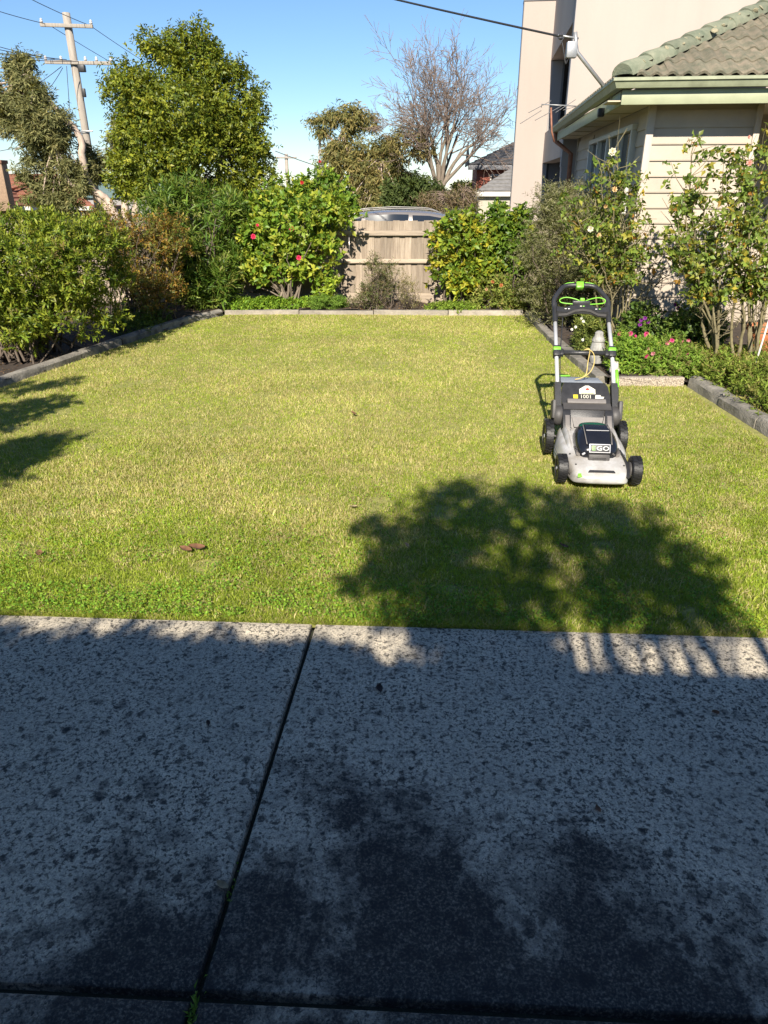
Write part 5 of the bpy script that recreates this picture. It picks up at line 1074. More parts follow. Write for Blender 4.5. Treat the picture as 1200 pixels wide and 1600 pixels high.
# ================================================================== POWER POLES AND LINES
M['polew'] = mat('weathered_pole', (0.33, 0.29, 0.245), 0.9, 0.35, 4, 0.4, 40, stretch=(4, 4, 0.3))
M['wire'] = mat('line_wire', (0.06, 0.06, 0.07), 0.6, 0)
M['porc'] = mat('porcelain', (0.55, 0.52, 0.50), 0.3, 0)
PY = 38.0
def power_pole():
    b = at(156, 335, PY); t = at(103, 20, PY); zb = gz(PY)
    e = empty('power_pole', 'tall leaning-looking timber power pole with two crossarms at left', 'power pole', (b.x, PY, zb)); L_ = lambda v: Vector(v) - Vector((b.x, PY, zb))
    bot = Vector((b.x, PY, zb - 0.1))
    pipe('pole', [L_(bot), L_(bot.lerp(t, 0.5)), L_(t)], 0.17, M['polew'], e, 14)
    m_per = (PY * CT) / FPX
    c1, c2 = at(104, 40, PY - 0.22), at(122, 98, PY - 0.22)
    a1 = box('crossarm', (75 * m_per, 0.12, 0.14), L_(c1), M['polew'], e, 0.01, (0, R(1.5), 0)); a2 = box('crossarm', (96 * m_per, 0.12, 0.14), L_(c2), M['polew'], e, 0.01, (0, R(1), 0))
    ins = [(lathe, )]
    for arm, c, offs in ((a1, c1, (-1.1, 1.1)), (a2, c2, (-1.45, -0.75, 0.35, 0.85, 1.5))):
        for q_ in offs: lathe('insulator', [(0.03, 0.07), (0.06, 0.09), (0.075, 0.13), (0.05, 0.17), (0.06, 0.20), (0.03, 0.25)], M['porc'], arm, 10, (q_, 0, 0))
    box('switch_box', (0.30, 0.25, 0.28), L_(at(128, 107, PY - 0.3)), M['black'], e, 0.03)
    lathe('cable_clamp', [(0.19, -0.05), (0.21, -0.04), (0.21, 0.04), (0.19, 0.05)], M['galv'], e, 14, L_(at(133, 207, PY)))
    box('cable_bracket', (0.55, 0.06, 0.06), L_(at(136, 205, PY - 0.2)), M['galv'], e, 0.01)
    box('small_box', (0.16, 0.14, 0.35), L_(at(131, 145, PY - 0.2)), M['black'], e, 0.02)
    def wire(label, a, b_, sag=0.3, r=0.014, grp=None):
        pts = [a.lerp(b_, t_) + Vector((0, 0, -sag * 4 * t_ * (1 - t_))) for t_ in np.linspace(0, 1, 16)]
        tag(tubes('power_line', [(pts, r)], M['wire'], None, 5), label, 'wire', grp)
    wire('upper power wire running from the pole top to the left, higher one', at(75, 38, PY), at(-120, -25, 30), 0.1)
    wire('upper power wire crossing behind the pole top to the upper left', at(136, 38, PY), at(-60, -60, 29), 0.1)
    wire('power wire from the left end of the top crossarm descending to the right', at(75, 38, PY), at(330, 175, 75), 0.3)
    wire('power wire from the right end of the top crossarm descending to the round tree', at(138, 38, PY), at(330, 150, 72), 0.3)
    for k, (y0, y1, x1) in enumerate(((92, 48, 85), (93, 62, 104), (95, 73, 118), (96, 85, 130))):
        wire(('topmost', 'second', 'third', 'lowest')[k] + ' of the four wires reaching the lower crossarm from the left', at(x1, y0, PY), at(-140, y1 - 22 + k * 2, 30), 0.15)
    wire('service wire slanting from the lower crossarm down to the left', at(96, 104, PY), at(-60, 185, 46), 0.3)
    wire('service wire dropping steeply from the lower crossarm towards the paperbark', at(98, 106, PY), at(50, 160, 44), 0.2)
    wire('cable hanging straight down beside the pole', at(104, 103, PY - 0.4), at(112, 215, PY - 0.2), -0.02)
    wire('communication cable at mid pole height running left through the foliage', at(131, 207, PY), at(-120, 190, 30), 0.4, 0.018)
    wire('low wire at the far left below the paperbark foliage', at(60, 222, 46), at(-60, 243, 40), 0.1)
power_pole()
def far_pole():
    Y = 75; t, b = at(447, 240, Y), at(447, 330, Y); zb = gz(Y); e = empty('far_power_pole', 'small distant power pole right of the round tree', 'power pole', (t.x, Y, zb))
    pipe('pole', [Vector((0, 0, 0)), Vector((0, 0, (t.z - zb) * 0.5)), Vector((0, 0, t.z - zb))], 0.16, M['polew'], e, 8)
    box('crossarm', (2.0, 0.12, 0.14), (0, -0.2, t.z - zb - 0.35), M['polew'], e, 0.01)
    pts = [at(430, 236, 60).lerp(at(700, 300, 62), t_) + Vector((0, 0, -0.5 * 4 * t_ * (1 - t_))) for t_ in np.linspace(0, 1, 16)]
    tag(tubes('power_line', [(pts, 0.03)], M['wire'], None, 5), 'dark cable sloping down right of the round tree towards the gum tree', 'wire')
    pts = [at(560, 290, 62).lerp(at(830, 318, 62), t_) + Vector((0, 0, -0.3 * 4 * t_ * (1 - t_))) for t_ in np.linspace(0, 1, 12)]
    tag(tubes('power_line', [(pts, 0.02)], M['wire'], None, 5), 'low cable passing behind the bare tree trunk', 'wire')
far_pole()

# ================================================================== LAWN MOWER
M['mgrey'] = mat('mower_grey_plastic', (0.47, 0.47, 0.475), 0.40, 0.3, 6, 0.08, 60, dark=(0.27, 0.245, 0.21), detail=9)
M['mmid'] = mat('mower_mid_grey_plastic', (0.17, 0.155, 0.145), 0.5, 0.2, 12, 0.1, 150)
M['mblack'] = mat('mower_black_plastic', (0.028, 0.028, 0.030), 0.42, 0.35, 25, 0.15, 200)
M['mdark'] = mat('mower_charcoal_plastic', (0.062, 0.058, 0.056), 0.55, 0.25, 12, 0.1, 150)
M['mgloss'] = mat('mower_gloss_black', (0.012, 0.013, 0.018), 0.18, 0.2, 8)
M['mlime'] = mat('mower_lime_green', (0.18, 0.50, 0.035), 0.4, 0.1, 20)
M['mdkgreen'] = mat('mower_dark_green', (0.006, 0.075, 0.04), 0.35, 0.3, 15)
M['alu'] = mat('aluminium_tube', (0.52, 0.52, 0.53), 0.38, 0.08, 20, metal=0.25)
M['fabric'] = mat('bag_fabric', (0.045, 0.045, 0.047), 0.9, 0.3, 40, 0.5, 300)
M['fabricg'] = mat('bag_grey_fabric', (0.33, 0.36, 0.40), 0.8, 0.2, 15, 0.3, 200)
M['label'] = mat('white_label', (0.62, 0.60, 0.50), 0.5, 0.05, 10)
M['yellow'] = mat('yellow_sticker', (0.62, 0.50, 0.03), 0.5, 0.05, 10)
M['redprint'] = mat('red_print', (0.45, 0.06, 0.04), 0.5, 0)
M['cord'] = mat('yellow_cord', (0.55, 0.42, 0.15), 0.8, 0.2, 60)
mw = empty('lawn_mower', 'grey and black battery lawn mower with lime green details standing on the lawn', 'lawn mower', (1.325, 4.06, 0.0), R(-5)); mw.scale = (0.965, 1, 1)
def ring16(y, hb, zb, hs, zs, ht, zt, tilt=0.0):
    h = [(hb * 0.96, zb), (hb, zb + 0.012), (hb * 0.55 + hs * 0.45, (zb + zs) / 2), (hs, zs), (hs * 0.55 + ht * 0.45, zs + (zt - zs) * 0.75), (ht * 0.9, zt), (ht * 0.45, zt + 0.004)]
    return [(x_, y + tilt * (z_ - zb), z_) for x_, z_ in h] + [(-x_, y + tilt * (z_ - zb), z_) for x_, z_ in h[::-1]]
deck = loft('deck', [ring16(-0.085, 0.10, 0.058, 0.095, 0.072, 0.07, 0.080), ring16(-0.070, 0.150, 0.038, 0.145, 0.088, 0.10, 0.098), ring16(-0.03, 0.180, 0.030, 0.172, 0.105, 0.125, 0.122), ring16(0.05, 0.190, 0.030, 0.182, 0.120, 0.14, 0.142),
                     ring16(0.15, 0.205, 0.034, 0.195, 0.137, 0.155, 0.163), ring16(0.26, 0.238, 0.036, 0.215, 0.148, 0.165, 0.180), ring16(0.42, 0.240, 0.042, 0.215, 0.158, 0.165, 0.195), ring16(0.55, 0.208, 0.060, 0.195, 0.168, 0.155, 0.205), ring16(0.66, 0.195, 0.09, 0.185, 0.165, 0.14, 0.195)], M['mgrey'], mw, True, sub=2, angle=80)
prism('front_slot', [(-0.085, 0.0), (0.085, 0.0), (0.075, 0.016), (-0.075, 0.016)], 'y', -0.012, 0.004, M['mblack'], deck, 0.003, (0.0, -0.052, 0.106), (R(-59), 0, 0))
bd = prism('green_badge', [(-0.028, -0.012), (0.028, -0.012), (0.022, 0.014), (-0.022, 0.014)], 'y', -0.004, 0.006, M['mlime'], deck, 0.002, (-0.122, -0.062, 0.092), (R(-50), 0, R(8)))
loft('side_strip', [[(x_ + a_, y_ + b_, z_ + c_) for a_, b_, c_ in ((-0.008, 0, 0.0), (0.010, 0, -0.006), (0.012, 0, 0.002), (-0.006, 0, 0.008))] for x_, y_, z_ in ((0.150, 0.20, 0.170), (0.165, 0.12, 0.150), (0.172, 0.05, 0.136), (0.170, -0.01, 0.118), (0.160, -0.06, 0.085))], M['mblack'], deck)
loft('side_strip', [[(x_ + a_, y_ + b_, z_ + c_) for a_, b_, c_ in ((-0.010, 0, -0.006), (0.008, 0, 0.0), (0.006, 0, 0.008), (-0.012, 0, 0.002))] for x_, y_, z_ in ((-0.150, 0.44, 0.198), (-0.158, 0.32, 0.183), (-0.160, 0.24, 0.172))], M['mblack'], deck)
# raised shoulders beside the motor
for s in (-1, 1):
    loft('deck_fin', [[(s * x_, y_, z_) for x_, z_ in ((0.130, 0.13), (0.185, 0.12), (0.180, zt - 0.03), (0.165, zt), (0.140, zt - 0.02))] for y_, zt in ((0.16, 0.165), (0.30, 0.215), (0.46, 0.245), (0.56, 0.225))], M['mgrey'], deck, True, sub=1, angle=60)
# motor head
def oval(y, cx, cz, rx, rz, n=20, p=2.6):
    out = []
    for i in range(n):
        a = 2 * math.pi * i / n; c, s_ = math.cos(a), math.sin(a)
        out.append((cx + rx * math.copysign(abs(c) ** (2 / p), c), y, cz + rz * math.copysign(abs(s_) ** (2 / p), s_)))
    return out
motor = loft('motor_cover', [oval(0.085, 0, 0.165, 0.085, 0.030), oval(0.10, 0, 0.175, 0.115, 0.050), oval(0.15, 0, 0.190, 0.135, 0.075), oval(0.24, 0, 0.20, 0.138, 0.092), oval(0.34, 0, 0.205, 0.130, 0.093), oval(0.42, 0, 0.20, 0.11, 0.080), oval(0.46, 0, 0.19, 0.08, 0.055)], M['mgloss'], mw, True, sub=1, angle=70)
loft('green_top', [oval(0.31, 0, 0.272, 0.085, 0.026), oval(0.36, 0, 0.272, 0.098, 0.030), oval(0.42, 0, 0.255, 0.085, 0.026), oval(0.45, 0, 0.235, 0.05, 0.014)], M['mdkgreen'], motor, True, sub=1)
lid = loft('battery_lid', [[(-0.075, 0.105, 0.232), (0.075, 0.105, 0.232), (0.070, 0.115, 0.243), (-0.070, 0.115, 0.243)], [(-0.082, 0.20, 0.280), (0.082, 0.20, 0.280), (0.076, 0.20, 0.292), (-0.076, 0.20, 0.292)], [(-0.078, 0.30, 0.292), (0.078, 0.30, 0.292), (0.072, 0.30, 0.303), (-0.072, 0.30, 0.303)]], M['mgloss'], motor)
box('lid_seam', (0.145, 0.004, 0.004), (0, 0.205, 0.2945), M['alu'], lid, 0.001)
pl = box('logo_plate', (0.135, 0.010, 0.056), (0, 0.082, 0.218), M['alu'], motor, 0.004, (R(-24), 0, 0))
box('logo_inset', (0.121, 0.004, 0.043), (0, -0.0045, 0), M['mblack'], pl, 0.0015)
text('lettering', 'GO', 0.046, mat('logo_letters', (0.62, 0.64, 0.62), 0.5, 0), pl, (0.018, -0.0072, -0.001), (R(90), 0, 0), 0.0008).scale = (1.15, 0.85, 1)
text('lettering', 'E', 0.046, mat('logo_green', (0.25, 0.55, 0.12), 0.5, 0), pl, (-0.040, -0.0072, -0.001), (R(90), 0, 0), 0.0008).scale = (1.15, 0.85, 1)
fb = box('battery_front', (0.135, 0.05, 0.062), (0, 0.085, 0.150), M['mdark'], motor, 0.008, (R(-8), 0, 0))
for k in range(4): box('grille_bar', (0.085, 0.004, 0.004), (0, -0.0262, -0.018 + k * 0.009), M['mblack'], fb, 0.001)
for s in (-1, 1):
    for k in range(4): box('cooling_fin', (0.042, 0.012, 0.006), (s * (0.105 + 0.006 * k), 0.112 + 0.012 * k, 0.150 + 0.012 * k), M['mdark'], motor, 0.002, (0, s * R(-28), s * R(30)))
    box('latch', (0.022, 0.01, 0.012), (s * 0.095, 0.092, 0.178), M['alu'] if s < 0 else M['mdark'], motor, 0.003, (0, s * R(30), 0))
for s in (-1, 1):
    loft('side_vent', [[(s * x_, y_, z_) for x_, z_ in ((0.112, 0.150 + k * 0.0), (0.138, 0.165), (0.140, 0.185), (0.116, 0.172))] for k, y_ in enumerate((0.105, 0.16, 0.22))], M['mmid'], motor)
    pipe('lid_edge', [(s * 0.078, 0.104, 0.236), (s * 0.085, 0.20, 0.289), (s * 0.080, 0.30, 0.301)], 0.0035, M['mmid'], motor, 6, 3)
    pipe('deck_seam', [(s * 0.185, -0.02, 0.090), (s * 0.202, 0.10, 0.105), (s * 0.232, 0.26, 0.112), (s * 0.234, 0.42, 0.118)], 0.0022, M['mdark'], deck, 6, 4)
    box('screw', (0.012, 0.012, 0.006), (s * 0.150, 0.02, 0.134), M['mblack'], deck, 0.003)
    box('screw', (0.012, 0.012, 0.006), (s * 0.172, 0.14, 0.158), M['mblack'], deck, 0.003)
cr = np.random.default_rng(33); nn = 260; cx = cr.uniform(-0.19, 0.19, nn); cy = cr.uniform(-0.07, 0.10, nn); cz = np.interp(cy, [-0.085, -0.07, -0.03, 0.05, 0.15], [0.078, 0.094, 0.117, 0.137, 0.158]) - 0.02 * (np.abs(cx) / 0.19) ** 3 + 0.002
ok_ = np.abs(cx) > 0.0; Dc = rdir(cr, nn); Dc[:, 2] *= 0.15
tag(leaf_mesh('grass_clipping', np.stack([cx, cy, cz], 1), Dc, np.tile([0, -0.4, 1.0], (nn, 1)), cr.uniform(0.004, 0.012, nn), 0.0016, palette(cr, nn, [(0.20, 0.26, 0.05), (0.34, 0.28, 0.13), (0.16, 0.12, 0.07)]), M['leafm'], deck), kind='stuff')
# rear frame that carries the handle
fr = empty('rear_frame'); fr.parent = mw
for s in (-1, 1):
    loft('upright', [[(s * x_, y_ + o_, z_) for x_, o_ in ((0.118, -0.018), (0.172, -0.018), (0.178, 0.04), (0.112, 0.04))] for y_, z_ in ((0.47, 0.155), (0.50, 0.215), (0.56, 0.285), (0.62, 0.325))], M['mblack'], fr)
    loft('upright_face', [[(s * x_, y_ + o_, z_) for x_, o_ in ((0.128, -0.024), (0.158, -0.024), (0.158, -0.012), (0.128, -0.012))] for y_, z_ in ((0.466, 0.150), (0.50, 0.220), (0.558, 0.288))], M['mmid'], fr)
    box('bolt', (0.010, 0.008, 0.014), (s * 0.143, 0.466, 0.196), M['mblack'], fr, 0.003)
    lathe('pivot_housing', [(0.01, -0.035), (0.055, -0.032), (0.068, -0.015), (0.068, 0.015), (0.055, 0.032), (0.01, 0.035)], M['mdark'], fr, 20, (s * 0.195, 0.62, 0.262), axis='x')
    loft('sleeve', [[(s * 0.198 + 0.022 * c_, y_ + 0.024 * d_ * 0.72, z_ - 0.024 * d_ * 0.70) for c_, d_ in ((-1, -1), (1, -1), (1.1, 1), (-1.1, 1))] for y_, z_ in ((0.61, 0.27), (0.68, 0.355), (0.765, 0.445))], M['mblack'], fr)
    for k in range(5): box('sleeve_rib', (0.030, 0.008, 0.006), (s * 0.198, 0.648 + k * 0.020, 0.338 + k * 0.0225), M['mdark'], fr, 0.001, (R(-45), 0, 0))
    box('side_guard', (0.03, 0.10, 0.13), (s * 0.228, 0.63, 0.30), M['mdark'], fr, 0.012, (R(-20), 0, 0))
loft('cross_piece', [[(x_, 0.585, 0.318), (x_, 0.60, 0.300), (x_, 0.66, 0.318), (x_, 0.645, 0.345)] for x_ in (-0.165, -0.15, 0.15, 0.165)], M['mdark'], fr)
box('recess_dark', (0.24, 0.02, 0.12), (0, 0.575, 0.265), M['mblack'], fr, 0.003, (R(-30), 0, 0))
loft('discharge_door', [[(-0.092, 0.515, 0.215), (0.092, 0.515, 0.215), (0.092, 0.535, 0.210), (-0.092, 0.535, 0.210)], [(-0.108, 0.555, 0.272), (0.108, 0.555, 0.272), (0.108, 0.575, 0.262), (-0.108, 0.575, 0.262)]], M['mmid'], fr)
for s in (-1, 1): loft('door_rim', [[(s * x_, 0.507, 0.205), (s * (x_ + 0.016), 0.507, 0.205), (s * (x_ + 0.016), 0.52, 0.202), (s * x_, 0.52, 0.202)] if k == 0 else [(s * (x_ + 0.02), 0.555, 0.282), (s * (x_ + 0.036), 0.555, 0.282), (s * (x_ + 0.036), 0.57, 0.276), (s * (x_ + 0.02), 0.57, 0.276)] for k, x_ in enumerate((0.094, 0.094))], M['mmid'], fr)
# grass catcher
bag = empty('grass_catcher'); bag.parent = mw
cov = loft('catcher_cover', [[(-0.168, 0.655, 0.330), (0.168, 0.655, 0.330), (0.165, 0.69, 0.322), (-0.165, 0.69, 0.322)], [(-0.172, 0.705, 0.375), (0.172, 0.705, 0.375), (0.170, 0.74, 0.360), (-0.170, 0.74, 0.360)], [(-0.160, 0.765, 0.428), (0.160, 0.765, 0.428), (0.16, 0.80, 0.41), (-0.16, 0.80, 0.41)], [(-0.142, 0.80, 0.446), (0.142, 0.80, 0.446), (0.145, 0.83, 0.43), (-0.145, 0.83, 0.43)]], M['mblack'], bag, True, angle=30)
box('cover_lip', (0.27, 0.035, 0.022), (0, 0.655, 0.352), M['mmid'], bag, 0.006, (R(40), 0, 0))
loft('bag', [[(-0.16, 0.68, 0.10), (0.16, 0.68, 0.10), (0.165, 0.68, 0.32), (-0.165, 0.68, 0.32)], [(-0.17, 0.82, 0.09), (0.17, 0.82, 0.09), (0.162, 0.82, 0.43), (-0.162, 0.82, 0.43)], [(-0.17, 1.02, 0.11), (0.17, 1.02, 0.11), (0.16, 1.02, 0.425), (-0.16, 1.02, 0.425)], [(-0.15, 1.10, 0.16), (0.15, 1.10, 0.16), (0.14, 1.10, 0.37), (-0.14, 1.10, 0.37)]], M['fabric'], bag, True, sub=1)
loft('bag_top', [[(-0.158, 0.83, 0.438), (0.150, 0.83, 0.430), (0.150, 0.84, 0.425), (-0.158, 0.84, 0.432)], [(-0.165, 1.02, 0.434), (0.135, 1.02, 0.428), (0.135, 1.03, 0.42), (-0.165, 1.03, 0.425)]], M['fabricg'], bag, True)
box('green_corner', (0.09, 0.03, 0.006), (-0.115, 1.015, 0.441), M['mlime'], bag, 0.002, (0, R(-1.5), 0))
# cover graphics lie on its sloping face
slope = math.atan2(0.428 - 0.375, 0.765 - 0.705); gr = (slope, 0, 0)
def onface(u, v): return (u, 0.735 + v * math.cos(slope) - 0.004 * math.sin(slope), 0.4015 + v * math.sin(slope) + 0.004 * math.cos(slope))
hx = prism('house_label', [(-0.056, -0.028), (0.056, -0.028), (0.056, 0.010), (0.012, 0.040), (-0.012, 0.040), (-0.056, 0.010)], 'z', 0, 0.0016, M['label'], cov, 0, onface(0.012, 0.004), gr)
prism('label_mark', [(-0.014, -0.006), (0.006, -0.008), (0.016, 0.004), (0.0, 0.014), (-0.012, 0.006)], 'z', 0.0018, 0.0026, M['redprint'], hx, 0, (0.002, 0.008, 0))
prism('label_bar', [(-0.045, -0.024), (0.045, -0.024), (0.045, -0.019), (-0.045, -0.019)], 'z', 0.0018, 0.0024, M['yellow'], hx)
prism('yellow_sticker', [(-0.016, -0.015), (0.016, -0.015), (0.016, 0.015), (-0.016, 0.015)], 'z', 0, 0.0015, M['yellow'], cov, 0, onface(-0.072, -0.046), gr)
text('lettering', '1001', 0.042, M['label'], cov, onface(0.0, -0.046), gr)
prism('white_mark', [(-0.03, -0.014), (0.026, -0.014), (0.034, 0.002), (0.012, 0.002), (0.008, 0.015), (-0.026, 0.015)], 'z', 0, 0.0015, M['label'], cov, 0, onface(0.094, -0.046), gr)
# handle
hd = empty('handle'); hd.parent = mw
for s in (-1, 1):
    pipe('tube', [(s * 0.198, 0.72, 0.40), (s * 0.199, 0.95, 0.627), (s * 0.196, 1.22, 0.842)], 0.0145, M['alu'], hd, 14)
    cl_ = box('clamp', (0.052, 0.055, 0.085), (s * 0.197, 0.945, 0.625), M['mblack'], hd, 0.009, (R(-48), 0, 0)); box('green_band', (0.056, 0.060, 0.030), (0, 0, 0.014), M['mlime'], cl_, 0.008)
    box('bar_end', (0.035, 0.035, 0.05), (s * 0.165, 0.943, 0.620), M['mblack'], hd, 0.006, (R(-48), 0, 0))
    loft('grip_sleeve', [oval(0, 0, 0, 1, 1, 10, 3)] * 0 or [[(s * 0.196 + 0.021 * math.cos(a_), 1.155 + t_ * 0.10 - 0.024 * math.sin(a_) * 0.64, 0.792 + t_ * 0.085 + 0.024 * math.sin(a_) * 0.76) for a_ in np.linspace(0, 2 * math.pi, 10, endpoint=False)] for t_ in (0.0, 0.5, 1.0, 1.3)], M['mblack'], hd)
pipe('grip', [(-0.198, 1.24, 0.862), (-0.200, 1.295, 0.925), (-0.155, 1.37, 0.980), (-0.105, 1.42, 1.012), (0.0, 1.425, 1.018), (0.105, 1.42, 1.012), (0.155, 1.37, 0.980), (0.200, 1.295, 0.925), (0.198, 1.24, 0.862)], 0.0175, M['mblack'], hd, 14, 5)
pipe('grip_piping', [(-0.150, 1.384, 0.998), (-0.102, 1.432, 1.029), (-0.04, 1.438, 1.036)], 0.004, M['mlime'], hd, 6, 5)
pipe('grip_piping', [(0.04, 1.438, 1.036), (0.102, 1.432, 1.029), (0.150, 1.384, 0.998)], 0.004, M['mlime'], hd, 6, 5)
box('start_button', (0.056, 0.045, 0.052), (0.0, 1.415, 1.016), M['mlime'], hd, 0.008, (R(-40), 0, 0))
pipe('cross_bar', [(-0.17, 0.943, 0.622), (0.0, 0.943, 0.622), (0.17, 0.943, 0.622)], 0.0165, M['mblack'], hd, 14)
con = loft('console', [[(x_, 1.185 + a_, z_ + b_) for a_, b_ in ((0, -h_), (0.018, -h_ - 0.006), (0.06, -h_ + 0.02), (0.06, h_ * 0.8 + 0.02), (0.03, h_ + 0.02), (-0.004, h_ * 0.7))] for x_, z_, h_ in ((-0.19, 0.852, 0.026), (-0.12, 0.850, 0.020), (-0.055, 0.872, 0.022), (0.0, 0.878, 0.025), (0.055, 0.872, 0.022), (0.12, 0.850, 0.020), (0.19, 0.852, 0.026))], M['mblack'], hd, True, angle=40)
loft('console_trim', [[(x_, 1.182 + a_, z_ + b_) for a_, b_ in ((-0.004, 0.004), (-0.004, -0.010), (0.004, -0.012), (0.004, 0.008))] for x_, z_ in ((-0.175, 0.845), (-0.115, 0.850), (-0.055, 0.876), (0.0, 0.882), (0.055, 0.876), (0.115, 0.850), (0.175, 0.845))], M['mdark'], con, True)
box('switch_head', (0.13, 0.04, 0.04), (-0.01, 1.225, 0.918), M['mblack'], hd, 0.008)
box('green_switch', (0.034, 0.03, 0.036), (-0.004, 1.225, 0.938), M['mlime'], hd, 0.006)
for k, (x_, c_) in enumerate(((-0.125, 'label'), (-0.10, 'alu'), (-0.015, 'label'), (0.005, 'mlime'), (0.10, 'alu'), (0.125, 'mlime'))):
    box('console_print', (0.014, 0.003, 0.006), (x_, 1.19, 0.885 if abs(x_) > 0.05 else 0.904), M[c_], con, 0.0008, (R(-35), 0, 0))
for s in (-1, 1):
    pipe('bail', [(s * 0.02, 1.225, 0.935), (s * 0.06, 1.235, 0.948), (s * 0.12, 1.245, 0.956), (s * 0.165, 1.24, 0.942), (s * 0.155, 1.225, 0.922), (s * 0.08, 1.215, 0.915), (s * 0.04, 1.212, 0.915)], 0.0042, M['mlime'], hd, 8, 5)
pipe('control_cable', [(-0.14, 1.19, 0.835), (-0.15, 1.10, 0.72), (-0.165, 0.98, 0.62), (-0.17, 0.86, 0.48), (-0.172, 0.70, 0.36)], 0.004, M['mblack'], hd, 6, 4)
pipe('height_lever', [(0.228, 0.72, 0.36), (0.226, 0.755, 0.43)], 0.007, M['mblack'], hd, 8)
pipe('lever_grip', [(0.226, 0.755, 0.43), (0.223, 0.80, 0.488), (0.222, 0.835, 0.53)], 0.011, M['mlime'], hd, 10)
# wheels with lugged tyres
def wheel(loc, rad, wd, s):
    w_ = empty('wheel', loc=loc); w_.parent = mw
    bm = bmesh.new(); n = 28; prof = [(rad * 0.62, -wd * 0.5), (rad * 0.9, -wd * 0.5), (rad * 0.965, -wd * 0.40), (rad * 0.965, wd * 0.40), (rad * 0.9, wd * 0.5), (rad * 0.62, wd * 0.5)]
    rings = [[bm.verts.new((h_, r_ * math.cos(2 * math.pi * i / n), r_ * math.sin(2 * math.pi * i / n))) for r_, h_ in prof] for i in range(n)]
    for i in range(n):
        a_, b_ = rings[i], rings[(i + 1) % n]
        for k in range(len(prof)): bm.faces.new((a_[k], a_[(k + 1) % 6], b_[(k + 1) % 6], b_[k]))
    for i in range(22):
        for q_ in (-1, 1):
            an = 2 * math.pi * (i + 0.25 * q_) / 22; mt = Matrix.Rotation(an, 3, 'X')
            addbox(bm, (wd * 0.42, rad * 0.14, rad * 0.09), mt @ Vector((q_ * wd * 0.24, 0, rad * 0.965)), mt @ Matrix.Rotation(R(18 * q_), 3, 'Z'))
    bmobj('tyre', bm, M['rubber'], w_, auto=35)
    lathe('hub', [(0.004, s * wd * 0.46), (rad * 0.16, s * wd * 0.46), (rad * 0.2, s * wd * 0.36), (rad * 0.5, s * wd * 0.34), (rad * 0.64, s * wd * 0.46), (rad * 0.64, -s * wd * 0.3), (0.01, -s * wd * 0.3)], M['mgloss'], w_, 22, axis='x')
    lathe('hub_cap', [(0.003, s * wd * 0.52), (rad * 0.10, s * wd * 0.50), (rad * 0.12, s * wd * 0.44)], M['alu'], w_, 12, axis='x')
wheel((-0.232, 0.06, 0.090), 0.090, 0.062, -1); wheel((0.232, 0.06, 0.090), 0.090, 0.062, 1)
wheel((-0.252, 0.60, 0.118), 0.118, 0.058, -1); wheel((0.252, 0.60, 0.118), 0.118, 0.058, 1)
for s in (-1, 1):
    pipe('axle', [(s * 0.15, 0.06, 0.09), (s * 0.24, 0.06, 0.09)], 0.008, M['mdark'], mw, 8); pipe('axle', [(s * 0.15, 0.60, 0.118), (s * 0.26, 0.60, 0.118)], 0.009, M['mdark'], mw, 8)
    pipe('wheel_inner_cover', [(s * 0.192, 0.06, 0.09), (s * 0.204, 0.06, 0.09)], 0.052, M['mdark'], mw, 16)
mwm = Matrix.Translation((1.325, 4.06, 0)) @ Matrix.Rotation(R(-5), 4, 'Z')
pts = [mwm @ Vector(p) for p in smoothpath([(0.0, 0.94, 0.645), (0.03, 0.925, 0.648), (0.062, 0.92, 0.62), (0.072, 0.915, 0.56), (0.050, 0.90, 0.50), (0.0, 0.89, 0.46), (-0.045, 0.88, 0.448), (-0.05, 0.87, 0.452), (-0.02, 0.88, 0.456), (0.022, 0.90, 0.48), (0.03, 0.925, 0.56), (0.034, 0.93, 0.645), (0.01, 0.955, 0.645), (-0.02, 0.95, 0.61)], 5)]
tag(tubes('yellow_cord', [(pts, 0.0038)], M['cord'], None, 6), 'thin yellow cord looped over the mower cross bar', 'cord')

# ================================================================== FALLEN LEAVES AND WEEDS
def dead_leaf(loc, size, rz, col, label, seed, tilt=0.2):
    rng = random.Random(seed); bm = bmesh.new(); g = []
    for i in range(7):
        t = i / 6; w_ = math.sin(math.pi * min(1, t * 0.92 + 0.06)) ** 0.8 * 0.32
        g.append([bm.verts.new((size * q_ * w_, size * (t - 0.5), size * (0.22 * abs(q_) ** 1.5 * (1 if seed % 2 else 0.5) + 0.18 * (t - 0.5) ** 2 + 0.03 * rng.uniform(-1, 1)))) for q_ in (-1, -0.5, 0, 0.5, 1)])
    for i in range(6):
        for j in range(4): bm.faces.new((g[i][j], g[i + 1][j], g[i + 1][j + 1], g[i][j + 1]))
    o = bmobj('fallen_leaf', bm, mat('dry_leaf', col, 0.8, 0.4, 40), None, loc, (tilt, rng.uniform(-0.3, 0.3), rz), smooth=True)
    return tag(o, label, 'leaf', 'fallen leaves')
def gp(px, py): # ground point
    x_ = (px - 600) / FPX; u_ = -(py - 800) / FPX; r_ = (x_, CT + u_ * ST, -ST + u_ * CT); t_ = -CAMH / r_[2]; return Vector((r_[0] * t_, r_[1] * t_, 0))
BR, TAN, DK = (0.16, 0.075, 0.035), (0.34, 0.26, 0.15), (0.05, 0.03, 0.022)
